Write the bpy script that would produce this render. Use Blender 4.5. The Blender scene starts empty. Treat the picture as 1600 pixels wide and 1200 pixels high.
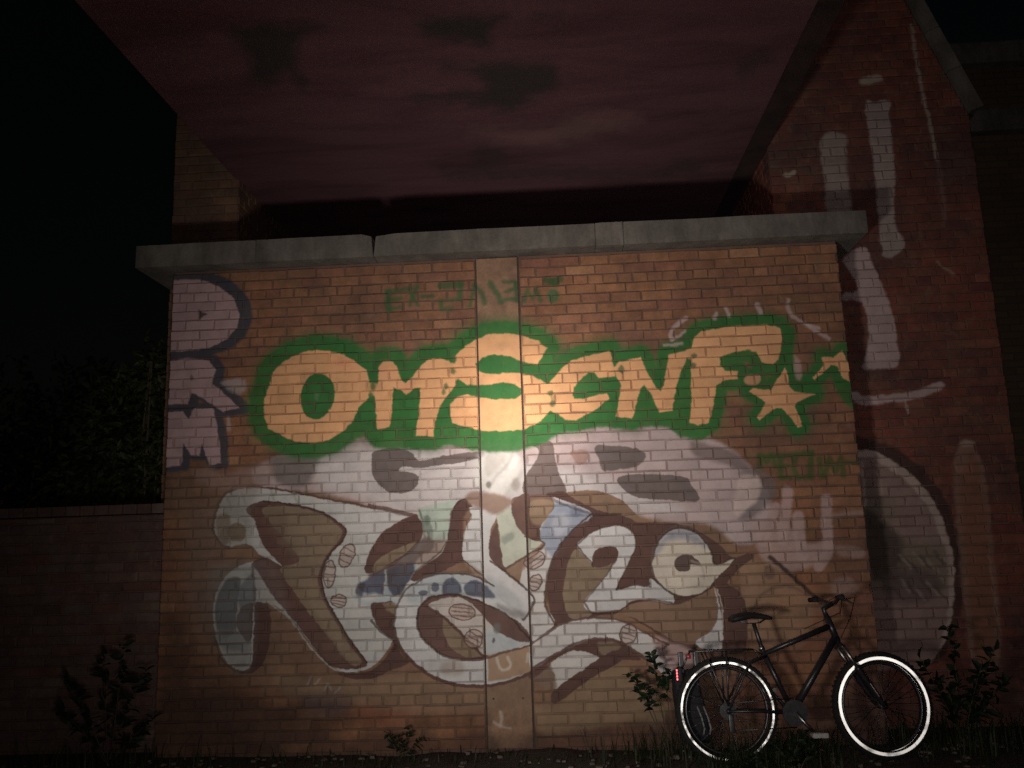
import bpy, bmesh, math, random
import numpy as np
from mathutils import Vector, Matrix

random.seed(7)
RNG = np.random.default_rng(11)
SC = bpy.context.scene
COL = SC.collection

# ------------------------------------------------------------------ camera
F_PX = 1335.0
CAM = np.array([2.906, -6.227, 1.419])
YAW, PITCH, ROLL = -0.0479, 0.1809, -0.0321
FW = np.array([math.sin(YAW) * math.cos(PITCH), math.cos(YAW) * math.cos(PITCH), math.sin(PITCH)])
_R = np.array([math.cos(YAW), -math.sin(YAW), 0.0])
_U = np.cross(_R, FW)
RT = math.cos(ROLL) * _R + math.sin(ROLL) * _U
UP = -math.sin(ROLL) * _R + math.cos(ROLL) * _U
cd = bpy.data.cameras.new("camera")
cd.sensor_width = 36.0
cd.lens = F_PX / 1600.0 * 36.0
cd.clip_start = 0.05
cd.clip_end = 500.0
cam = bpy.data.objects.new("camera", cd)
M = Matrix(((RT[0], UP[0], -FW[0], CAM[0]), (RT[1], UP[1], -FW[1], CAM[1]),
            (RT[2], UP[2], -FW[2], CAM[2]), (0, 0, 0, 1)))
cam.matrix_world = M
COL.objects.link(cam)
SC.camera = cam


def ray(px):
    return FW * F_PX + RT * (px[0] - 800.0) + UP * (600.0 - px[1])


def on_y(px, y):
    d = ray(px)
    return CAM + d * ((y - CAM[1]) / d[1])


def on_z(px, z):
    d = ray(px)
    return CAM + d * ((z - CAM[2]) / d[2])


def project(P):
    V = P - CAM
    z = V @ FW
    return 800.0 + F_PX * (V @ RT) / z, 600.0 - F_PX * (V @ UP) / z


# ------------------------------------------------------------------ night sky, moonlight, exposure
world = bpy.data.worlds.new("World")
SC.world = world
world.use_nodes = True
wn = world.node_tree
for n in list(wn.nodes):
    wn.nodes.remove(n)
sky = wn.nodes.new("ShaderNodeTexSky")
sky.sky_type = 'NISHITA'
sky.sun_disc = False
sky.sun_elevation = math.radians(2.0)
sky.sun_rotation = math.radians(200.0)
bg = wn.nodes.new("ShaderNodeBackground")
bg.inputs[1].default_value = 0.0010
wo = wn.nodes.new("ShaderNodeOutputWorld")
wn.links.new(sky.outputs[0], bg.inputs[0])
wn.links.new(bg.outputs[0], wo.inputs[0])
sun = bpy.data.lights.new("moonlight", 'SUN')
sun.energy = 0.002
sun.angle = math.radians(0.5)
sun.color = (1.0, 0.95, 0.9)
so = bpy.data.objects.new("moonlight", sun)
so.rotation_euler = (math.radians(55), 0, math.radians(200))
COL.objects.link(so)

SC.view_settings.view_transform = 'Standard'
SC.view_settings.look = 'None'
SC.view_settings.exposure = 0.0
SC.view_settings.gamma = 1.0
SC.view_settings.use_curve_mapping = False
SC.cycles.filter_width = 1.5
SC.cycles.use_denoising = False

# the torch that lit the picture: a hand lamp standing below the frame, left of the photographer
TORCH = np.array([2.12, -4.4, 0.80])
AIM = on_y((812, 664), 0.0)
BEAM = (AIM - TORCH) / np.linalg.norm(AIM - TORCH)


def beam_light(name, loc, aim, energy, color, soft, prof):
    """a lamp whose brightness falls with the angle from its axis, as a reflector or a phone flash does"""
    ld = bpy.data.lights.new(name, 'POINT')
    ld.energy = energy
    ld.shadow_soft_size = soft
    ld.color = color
    ld.use_nodes = True
    nt = ld.node_tree
    for n in list(nt.nodes):
        nt.nodes.remove(n)
    geo = nt.nodes.new("ShaderNodeNewGeometry")
    dot = nt.nodes.new("ShaderNodeVectorMath")
    dot.operation = 'DOT_PRODUCT'
    dot.inputs[1].default_value = tuple(aim)
    nt.links.new(geo.outputs["Incoming"], dot.inputs[0])
    ac = nt.nodes.new("ShaderNodeMath")
    ac.operation = 'ARCCOSINE'
    nt.links.new(dot.outputs["Value"], ac.inputs[0])
    dv = nt.nodes.new("ShaderNodeMath")
    dv.operation = 'DIVIDE'
    dv.inputs[1].default_value = math.radians(90.0)
    nt.links.new(ac.outputs[0], dv.inputs[0])
    rp = nt.nodes.new("ShaderNodeValToRGB")
    rp.color_ramp.interpolation = 'LINEAR'
    el = rp.color_ramp.elements
    while len(el) > 1:
        el.remove(el[-1])
    for i, (a, v) in enumerate(prof):
        e = el[0] if i == 0 else el.new(a / 90.0)
        e.position = a / 90.0
        e.color = (v, v, v, 1)
    nt.links.new(dv.outputs[0], rp.inputs[0])
    em = nt.nodes.new("ShaderNodeEmission")
    em.inputs[0].default_value = (1, 1, 1, 1)
    nt.links.new(rp.outputs[0], em.inputs[1])
    out = nt.nodes.new("ShaderNodeOutputLight")
    nt.links.new(em.outputs[0], out.inputs[0])
    lo = bpy.data.objects.new(name, ld)
    lo.location = loc
    COL.objects.link(lo)
    return lo


# a torch held low at the photographer's left, and the phone's own flash beside the lens
beam_light("torch_beam", TORCH, BEAM, 1180.0, (1.0, .93, .845), .16,
           [(0, 1.62), (2.4, 1.45), (5.2, 1.02), (8.5, .63), (13, .45), (19, .33), (25, .215), (30, .140), (34, .090), (38, .055), (44, .032), (62, .020), (90, .008)])
beam_light("phone_flash", CAM + RT * .03 - FW * .02, (FW + RT * .26 - UP * .06) / np.linalg.norm(FW + RT * .26 - UP * .06), 190.0, (1.0, .93, .91), .008,
           [(0, 1.0), (14, .92), (22, .72), (29, .50), (36, .30), (44, .16), (60, .05), (90, .0)])

# ------------------------------------------------------------------ small helpers


class MB:
    def __init__(s):
        s.v = []
        s.f = []

    def add(s, vs, fs):
        b = len(s.v)
        s.v.extend([tuple(map(float, v)) for v in vs])
        s.f.extend([tuple(b + i for i in f) for f in fs])
        return s

    def box(s, a, b, ch=0.0):
        x0, y0, z0 = a
        x1, y1, z1 = b
        if ch <= 0:
            return s.add([(x0, y0, z0), (x1, y0, z0), (x1, y1, z0), (x0, y1, z0),
                          (x0, y0, z1), (x1, y0, z1), (x1, y1, z1), (x0, y1, z1)],
                         [(3, 2, 1, 0), (4, 5, 6, 7), (0, 1, 5, 4), (1, 2, 6, 5), (2, 3, 7, 6), (3, 0, 4, 7)])
        bm = bmesh.new()
        bmesh.ops.create_cube(bm, size=1.0)
        for v in bm.verts:
            v.co.x = x0 + (v.co.x + .5) * (x1 - x0)
            v.co.y = y0 + (v.co.y + .5) * (y1 - y0)
            v.co.z = z0 + (v.co.z + .5) * (z1 - z0)
        bmesh.ops.bevel(bm, geom=bm.edges[:], offset=ch, segments=2, affect='EDGES', profile=.6)
        bm.verts.index_update()
        s.add([v.co for v in bm.verts], [[v.index for v in f.verts] for f in bm.faces])
        bm.free()
        return s

    def path(s, pts, rad, n=10, cap=True):
        pts = [Vector(p) for p in pts]
        if not hasattr(rad, '__len__'):
            rad = [rad] * len(pts)
        rings = []
        ref = None
        for i, p in enumerate(pts):
            t = (pts[min(i + 1, len(pts) - 1)] - pts[max(i - 1, 0)]).normalized()
            if ref is None:
                ref = Vector((0, 0, 1)) if abs(t.z) < .9 else Vector((0, 1, 0))
            a = t.cross(ref).normalized()
            b = a.cross(t).normalized()
            ref = b
            rings.append([p + (a * math.cos(2 * math.pi * k / n) + b * math.sin(2 * math.pi * k / n)) * rad[i]
                          for k in range(n)])
        vs = [v for r in rings for v in r]
        fs = []
        for i in range(len(rings) - 1):
            for k in range(n):
                k2 = (k + 1) % n
                fs.append((i * n + k, i * n + k2, (i + 1) * n + k2, (i + 1) * n + k))
        if cap:
            fs.append(tuple(range(n - 1, -1, -1)))
            fs.append(tuple(range((len(rings) - 1) * n, len(rings) * n)))
        return s.add(vs, fs)

    def torus(s, c, R, rr, ry, n=56, m=8):
        """ring in the x-z plane about c: radial half-size rr, half-width ry along y"""
        vs, fs = [], []
        for i in range(n):
            a = 2 * math.pi * i / n
            for k in range(m):
                b = 2 * math.pi * k / m
                r = R + rr * math.cos(b)
                vs.append((c[0] + r * math.cos(a), c[1] + ry * math.sin(b), c[2] + r * math.sin(a)))
        for i in range(n):
            for k in range(m):
                i2, k2 = (i + 1) % n, (k + 1) % m
                fs.append((i * m + k, i * m + k2, i2 * m + k2, i2 * m + k))
        return s.add(vs, fs)

    def disc(s, c, r, w, n=24):
        """disc with axis y"""
        vs = []
        for yy in (-w / 2, w / 2):
            for i in range(n):
                a = 2 * math.pi * i / n
                vs.append((c[0] + r * math.cos(a), c[1] + yy, c[2] + r * math.sin(a)))
        fs = [tuple(range(n)), tuple(range(2 * n - 1, n - 1, -1))]
        for i in range(n):
            j = (i + 1) % n
            fs.append((j, i, n + i, n + j))
        return s.add(vs, fs)

    def build(s, name, mat, parent=None, smooth=False, world=True):
        off = Vector((0, 0, 0))
        if parent is not None and world:
            p = parent
            while p is not None:
                off += p.location
                p = p.parent
        me = bpy.data.meshes.new(name)
        me.from_pydata([(v[0] - off.x, v[1] - off.y, v[2] - off.z) for v in s.v], [], s.f)
        me.update()
        if smooth:
            me.shade_smooth()
        if mat is not None:
            me.materials.append(mat)
        o = bpy.data.objects.new(name, me)
        COL.objects.link(o)
        if parent is not None:
            o.parent = parent
        return o


def thing(name, loc, label, cat, group=None):
    o = bpy.data.objects.new(name, None)
    o.location = loc
    o.empty_display_size = .1
    COL.objects.link(o)
    o["kind"] = "thing"
    o["label"] = label
    o["category"] = cat
    if group:
        o["group"] = group
    return o


def tag(o, label=None, cat=None, group=None, kind=None):
    for k, v in (("label", label), ("category", cat), ("group", group), ("kind", kind)):
        if v:
            o[k] = v
    return o


# ------------------------------------------------------------------ spray-paint canvases (drawn by code)
def vnoise(w, h, cell, seed):
    r = np.random.default_rng(seed)
    gw, gh = int(w / cell) + 3, int(h / cell) + 3
    g = r.random((gh, gw))
    x = np.arange(w) / cell
    y = np.arange(h) / cell
    xi, yi = x.astype(int), y.astype(int)
    fx, fy = x - xi, y - yi
    fx = fx * fx * (3 - 2 * fx)
    fy = (fy * fy * (3 - 2 * fy))[:, None]
    a = g[yi][:, xi]
    b = g[yi][:, xi + 1]
    c = g[yi + 1][:, xi]
    d = g[yi + 1][:, xi + 1]
    return (a * (1 - fx) + b * fx) * (1 - fy) + (c * (1 - fx) + d * fx) * fy


def smooth_closed(pts, k=5):
    p = np.array(pts, float)
    n = len(p)
    out = []
    for i in range(n):
        p0, p1, p2, p3 = p[i - 1], p[i], p[(i + 1) % n], p[(i + 2) % n]
        for t in np.linspace(0, 1, k, endpoint=False):
            out.append(.5 * ((2 * p1) + (-p0 + p2) * t + (2 * p0 - 5 * p1 + 4 * p2 - p3) * t * t
                             + (-p0 + 3 * p1 - 3 * p2 + p3) * t ** 3))
    return np.array(out)


def smooth_open(pts, k=6):
    p = np.array(pts, float)
    if len(p) < 3:
        return p
    q = np.vstack([2 * p[0] - p[1], p, 2 * p[-1] - p[-2]])
    out = []
    for i in range(1, len(q) - 2):
        p0, p1, p2, p3 = q[i - 1], q[i], q[i + 1], q[i + 2]
        for t in np.linspace(0, 1, k, endpoint=False):
            out.append(.5 * ((2 * p1) + (-p0 + p2) * t + (2 * p0 - 5 * p1 + 4 * p2 - p3) * t * t
                             + (-p0 + 3 * p1 - 3 * p2 + p3) * t ** 3))
    out.append(p[-1])
    return np.array(out)


def crop(ox, oy, s, pts):
    return [(ox + x / s, oy + y / s) for x, y in pts]


class Canvas:
    """a wall-space paint layer; shapes are given where the photograph shows them and land on the real plane"""

    def __init__(s, org, ue, ve, res, seed, wob=1.0):
        s.org, s.ue, s.ve = np.array(org, float), np.array(ue, float), np.array(ve, float)
        s.w = int(np.linalg.norm(s.ue) / res)
        s.h = int(np.linalg.norm(s.ve) / res)
        U, V = np.meshgrid((np.arange(s.w) + .5) / s.w, (np.arange(s.h) + .5) / s.h)
        P = s.org + U[..., None] * s.ue + V[..., None] * s.ve
        X, Y = project(P)
        s.X = X + (vnoise(s.w, s.h, 9, seed) - .5) * 2 * wob + (vnoise(s.w, s.h, 3, seed + 1) - .5) * wob
        s.Y = Y + (vnoise(s.w, s.h, 9, seed + 2) - .5) * 2 * wob + (vnoise(s.w, s.h, 3, seed + 3) - .5) * wob
        s.rgb = np.zeros((s.h, s.w, 3), np.float32)
        s.a = np.zeros((s.h, s.w), np.float32)

    def sub(s, p, m):
        x0, y0 = p.min(0) - m
        x1, y1 = p.max(0) + m
        k = (s.X > x0) & (s.X < x1) & (s.Y > y0) & (s.Y < y1)
        r = np.where(k.any(1))[0]
        c = np.where(k.any(0))[0]
        if len(r) == 0 or len(c) == 0:
            return None
        return slice(r[0], r[-1] + 1), slice(c[0], c[-1] + 1)

    def sdf(s, p, sl, closed=True):
        X, Y = s.X[sl], s.Y[sl]
        d2 = np.full(X.shape, 1e18)
        ins = np.zeros(X.shape, bool)
        n = len(p)
        for i in range(n if closed else n - 1):
            x0, y0 = p[i]
            x1, y1 = p[(i + 1) % n]
            ex, ey = x1 - x0, y1 - y0
            L = ex * ex + ey * ey + 1e-9
            t = np.clip(((X - x0) * ex + (Y - y0) * ey) / L, 0, 1)
            d2 = np.minimum(d2, (X - x0 - t * ex) ** 2 + (Y - y0 - t * ey) ** 2)
            if closed and y0 != y1:
                c = ((y0 > Y) != (y1 > Y)) & (X < ex * (Y - y0) / (y1 - y0) + x0)
                ins ^= c
        d = np.sqrt(d2)
        return np.where(ins, -d, d) if closed else d

    def put(s, sl, t, col):
        t = t.astype(np.float32)
        s.rgb[sl] = s.rgb[sl] * (1 - t[..., None]) + np.array(col, np.float32) * t[..., None]
        s.a[sl] = s.a[sl] * (1 - t) + t

    def fill(s, pts, col, a=1.0, soft=.95, smooth=True, grow=0.0):
        p = smooth_closed(pts) if smooth else np.array(pts, float)
        sl = s.sub(p, soft + max(grow, 0) + 2)
        if sl is None:
            return
        d = s.sdf(p, sl) - grow
        t = np.clip(.5 - d / (2 * soft), 0, 1)
        s.put(sl, t * t * (3 - 2 * t) * a, col)

    def line(s, pts, w, col, a=1.0, soft=.9, smooth=True):
        p = smooth_open(pts) if smooth else np.array(pts, float)
        sl = s.sub(p, w + soft + 2)
        if sl is None:
            return
        d = s.sdf(p, sl, False) - w / 2
        t = np.clip(.5 - d / (2 * soft), 0, 1)
        s.put(sl, t * t * (3 - 2 * t) * a, col)

    def blob(s, c, rx, ry, col, a=1.0, soft=1.3, rot=0.0):
        ca, sa = math.cos(rot), math.sin(rot)
        pts = [(c[0] + rx * math.cos(q) * ca - ry * math.sin(q) * sa,
                c[1] + rx * math.cos(q) * sa + ry * math.sin(q) * ca)
               for q in np.linspace(0, 2 * math.pi, 20, endpoint=False)]
        s.fill(pts, col, a, soft, False)

    def image(s, name):
        im = bpy.data.images.new(name, s.w, s.h, alpha=True, float_buffer=True)
        im.colorspace_settings.name = 'Non-Color'
        im.alpha_mode = 'CHANNEL_PACKED'
        buf = np.dstack([s.rgb, s.a]).astype(np.float32)
        im.pixels.foreach_set(buf.ravel())
        im.update()
        im.pack()
        return im


# ------------------------------------------------------------------ materials
def new_mat(name):
    m = bpy.data.materials.new(name)
    m.use_nodes = True
    nt = m.node_tree
    for n in list(nt.nodes):
        nt.nodes.remove(n)
    return m, nt, nt.nodes, nt.links


def ramp(nodes, stops, interp='LINEAR'):
    r = nodes.new("ShaderNodeValToRGB")
    r.color_ramp.interpolation = interp
    el = r.color_ramp.elements
    while len(el) > 1:
        el.remove(el[-1])
    for i, (p, c) in enumerate(stops):
        e = el[0] if i == 0 else el.new(p)
        e.position = p
        e.color = (c[0], c[1], c[2], 1) if hasattr(c, '__len__') else (c, c, c, 1)
    return r


def mix(nodes, links, fac, a, b, mode='MIX'):
    n = nodes.new("ShaderNodeMix")
    n.data_type = 'RGBA'
    n.blend_type = mode
    for sock, v in ((n.inputs[0], fac), (n.inputs[6], a), (n.inputs[7], b)):
        if isinstance(v, bpy.types.NodeSocket):
            links.new(v, sock)
        elif hasattr(v, '__len__'):
            sock.default_value = (v[0], v[1], v[2], 1)
        else:
            sock.default_value = v
    return n.outputs[2]


def math_n(nodes, links, op, a, b=None, clamp=False):
    n = nodes.new("ShaderNodeMath")
    n.operation = op
    n.use_clamp = clamp
    for i, v in enumerate((a, b)):
        if v is None:
            continue
        if isinstance(v, bpy.types.NodeSocket):
            links.new(v, n.inputs[i])
        else:
            n.inputs[i].default_value = v
    return n.outputs[0]


def noise(nodes, links, vec, scale, detail=4, rough=.6, dist=0.0):
    n = nodes.new("ShaderNodeTexNoise")
    n.inputs["Scale"].default_value = scale
    n.inputs["Detail"].default_value = detail
    n.inputs["Roughness"].default_value = rough
    n.inputs["Distortion"].default_value = dist
    if vec is not None:
        links.new(vec, n.inputs["Vector"])
    return n.outputs[0]


def finish(m, nt, nodes, links, color, rough=.85, bump=None, bstr=.3, bdist=.004, metallic=0.0, spec=.3):
    b = nodes.new("ShaderNodeBsdfPrincipled")
    for key, v in (("Base Color", color), ("Roughness", rough), ("Metallic", metallic)):
        if isinstance(v, bpy.types.NodeSocket):
            links.new(v, b.inputs[key])
        elif hasattr(v, '__len__'):
            b.inputs[key].default_value = (v[0], v[1], v[2], 1)
        else:
            b.inputs[key].default_value = v
    b.inputs["Specular IOR Level"].default_value = spec
    if bump is not None:
        bn = nodes.new("ShaderNodeBump")
        bn.inputs["Strength"].default_value = bstr
        bn.inputs["Distance"].default_value = bdist
        links.new(bump, bn.inputs["Height"])
        links.new(bn.outputs[0], b.inputs["Normal"])
    o = nodes.new("ShaderNodeOutputMaterial")
    links.new(b.outputs[0], o.inputs[0])
    return m


BRICK_STOPS = [(0.0, (.27, .125, .070)), (.2, (.325, .152, .082)), (.45, (.36, .172, .090)),
               (.65, (.31, .142, .086)), (.85, (.275, .118, .078)), (1.0, (.43, .22, .12))]
PIER_STOPS = [(0.0, (.21, .062, .046)), (.3, (.26, .080, .055)), (.6, (.22, .068, .052)), (.85, (.16, .050, .046)), (1.0, (.30, .105, .068))]
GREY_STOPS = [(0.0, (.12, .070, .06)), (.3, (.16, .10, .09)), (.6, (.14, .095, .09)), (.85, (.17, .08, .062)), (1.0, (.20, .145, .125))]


def masonry_mat(name, root, stops, canvas=None, img=None, mortar=False, keep=1.0, plane='XZ', moss=0.25, soot=.55):
    m, nt, nd, ln = new_mat(name)
    tc = nd.new("ShaderNodeTexCoord")
    tc.object = root
    vec = tc.outputs["Object"]
    big = noise(nd, ln, vec, 1.3, 5, .6)
    mid = noise(nd, ln, vec, 9, 5, .65)
    fine = noise(nd, ln, vec, 70, 4, .7)
    if mortar:
        col = mix(nd, ln, mid, (.10, .058, .042), (.19, .115, .082))
        rough = .95
    else:
        oi = nd.new("ShaderNodeObjectInfo")
        ge = nd.new("ShaderNodeNewGeometry")
        r = math_n(nd, ln, 'FRACT', math_n(nd, ln, 'ADD', oi.outputs["Random"], ge.outputs["Random Per Island"]))
        rp = ramp(nd, stops)
        ln.new(r, rp.inputs[0])
        col = rp.outputs[0]
        sp = ramp(nd, [(.35, .72), (.6, 1.0), (.78, 1.22)])
        ln.new(mid, sp.inputs[0])
        col = mix(nd, ln, 1.0, col, sp.outputs[0], 'MULTIPLY')
        f2 = ramp(nd, [(.3, .75), (.55, 1.0), (.8, 1.12)])
        ln.new(fine, f2.inputs[0])
        col = mix(nd, ln, .8, col, f2.outputs[0], 'MULTIPLY')
        rough = .88
    # soot and damp with a shape of their own
    so_ = ramp(nd, [(.42, 0.0), (.66, 1.0)])
    ln.new(big, so_.inputs[0])
    col = mix(nd, ln, math_n(nd, ln, 'MULTIPLY', so_.outputs[0], soot), col, (.070, .040, .038))
    du = ramp(nd, [(.50, 0.0), (.70, 1.0)])
    ln.new(noise(nd, ln, vec, 3.6, 7, .72, .8), du.inputs[0])
    col = mix(nd, ln, math_n(nd, ln, 'MULTIPLY', du.outputs[0], .50), col, (.155, .095, .068))
    sm = ramp(nd, [(.56, 0.0), (.66, 1.0)])
    ln.new(noise(nd, ln, vec, 13, 5, .7, .5), sm.inputs[0])
    col = mix(nd, ln, math_n(nd, ln, 'MULTIPLY', sm.outputs[0], .38), col, (.23, .135, .09))
    big2 = noise(nd, ln, vec, 2.7, 6, .7, .4)
    gr = ramp(nd, [(.56, 0.0), (.74, 1.0)])
    ln.new(big2, gr.inputs[0])
    col = mix(nd, ln, math_n(nd, ln, 'MULTIPLY', gr.outputs[0], moss), col, (.13, .125, .07))
    if img is not None:
        mp = nd.new("ShaderNodeMapping")
        lo = np.array(root.location)
        ul, vl = np.linalg.norm(canvas.ue), np.linalg.norm(canvas.ve)
        sx = nd.new("ShaderNodeSeparateXYZ")
        ln.new(vec, sx.inputs[0])
        o2 = canvas.org - lo
        ax = {'XZ': (0, 2), 'XY': (0, 1)}[plane]
        u = math_n(nd, ln, 'DIVIDE', math_n(nd, ln, 'SUBTRACT', sx.outputs[ax[0]], float(o2[ax[0]])), float(ul))
        v = math_n(nd, ln, 'DIVIDE', math_n(nd, ln, 'SUBTRACT', sx.outputs[ax[1]], float(o2[ax[1]])), float(vl))
        cx = nd.new("ShaderNodeCombineXYZ")
        ln.new(u, cx.inputs[0])
        ln.new(v, cx.inputs[1])
        nd.remove(mp)
        ti = nd.new("ShaderNodeTexImage")
        ti.image = img
        ti.extension = 'EXTEND'
        ti.interpolation = 'Linear'
        ln.new(cx.outputs[0], ti.inputs[0])
        chip = ramp(nd, [(.30, .80), (.42, 1.0)])
        ln.new(noise(nd, ln, vec, 26, 5, .75), chip.inputs[0])
        chip2 = ramp(nd, [(.22, .5), (.36, 1.0)])
        ln.new(fine, chip2.inputs[0])
        al = math_n(nd, ln, 'MULTIPLY', ti.outputs["Alpha"], chip.outputs[0])
        al = math_n(nd, ln, 'MULTIPLY', al, chip2.outputs[0])
        if mortar:
            kp = ramp(nd, [(.35, .22), (.55, keep), (.70, .94)])
            ln.new(noise(nd, ln, vec, 1.7, 3, .6), kp.inputs[0])
            al = math_n(nd, ln, 'MULTIPLY', al, kp.outputs[0])
        else:
            al = math_n(nd, ln, 'MULTIPLY', al, keep)
        # stored colour is premultiplied: undo before mixing
        dvn = nd.new("ShaderNodeVectorMath")
        dvn.operation = 'SCALE'
        ln.new(ti.outputs["Color"], dvn.inputs[0])
        ln.new(math_n(nd, ln, 'DIVIDE', 1.0, math_n(nd, ln, 'MAXIMUM', ti.outputs["Alpha"], .02)), dvn.inputs[3])
        wear = ramp(nd, [(.25, .80), (.5, .97), (.75, 1.08)])
        ln.new(mid, wear.inputs[0])
        pc = mix(nd, ln, 1.0, dvn.outputs[0], wear.outputs[0], 'MULTIPLY')
        if not mortar:
            tone = ramp(nd, [(0, .86), (.35, .98), (.8, 1.0), (1, 1.08)])
            ln.new(math_n(nd, ln, 'FRACT', math_n(nd, ln, 'MULTIPLY', r, 7.31)), tone.inputs[0])
            pc = mix(nd, ln, 1.0, pc, tone.outputs[0], 'MULTIPLY')
        # thin paint lets each brick's own tone through a little
        pc = mix(nd, ln, .10, pc, col)
        col = mix(nd, ln, al, col, pc)
    h = math_n(nd, ln, 'ADD', math_n(nd, ln, 'MULTIPLY', mid, .7), math_n(nd, ln, 'MULTIPLY', fine, .5))
    return finish(m, nt, nd, ln, col, rough, h, .55, .006)


def simple_mat(name, c0, c1, scale=8, rough=.8, bstr=.3, bdist=.004, metallic=0.0, spec=.3, obj=False):
    m, nt, nd, ln = new_mat(name)
    tc = nd.new("ShaderNodeTexCoord")
    n = noise(nd, ln, tc.outputs["Object"], scale, 6, .65)
    rp = ramp(nd, [(.3, c0), (.7, c1)])
    ln.new(n, rp.inputs[0])
    n2 = noise(nd, ln, tc.outputs["Object"], scale * 7, 4, .7)
    return finish(m, nt, nd, ln, rp.outputs[0], rough, n2, bstr, bdist, metallic, spec)


# ------------------------------------------------------------------ graffiti on the front wall
WALL_W, COPE_Z = 5.075, 3.55
STRIP_X0, STRIP_X1 = 2.364, 2.674
front = Canvas((-0.06, 0, 0), (WALL_W + .12, 0, 0), (0, 0, 3.62), .0034, 21)

WHITE = (.60, .59, .59)
PALE = (.52, .52, .505)
PINK = (.50, .40, .405)
GREY = (.150, .125, .125)
MAROON = (.098, .054, .050)
DKLINE = (.038, .023, .023)
TAN = (.235, .180, .128)
BELLY = (.245, .16, .11)
SLATE = (.085, .105, .155)
SKYB = (.40, .46, .52)
SALMON = (.75, .405, .20)
GREEN = (.020, .150, .036)
NAVY = (.045, .060, .085)


def cA(p): return crop(300, 700, 3.158, p)
def cB(p): return crop(580, 680, 3.0, p)
def cR(p): return crop(820, 680, 2.858, p)
def cO(p): return crop(380, 500, 5.455, p)
def cM(p): return crop(560, 500, 5.455, p)
def cS(p): return crop(680, 490, 5.455, p)
def cC(p): return crop(840, 500, 5.455, p)
def cF(p): return crop(1020, 460, 5.0, p)
def cT(p): return crop(1150, 460, 5.0, p)
def cH(p): return crop(1140, 680, 4.2875, p)
def cE(p): return crop(580, 420, 5.0, p)
def cK(p): return crop(760, 1000, 5.0, p)


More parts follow.
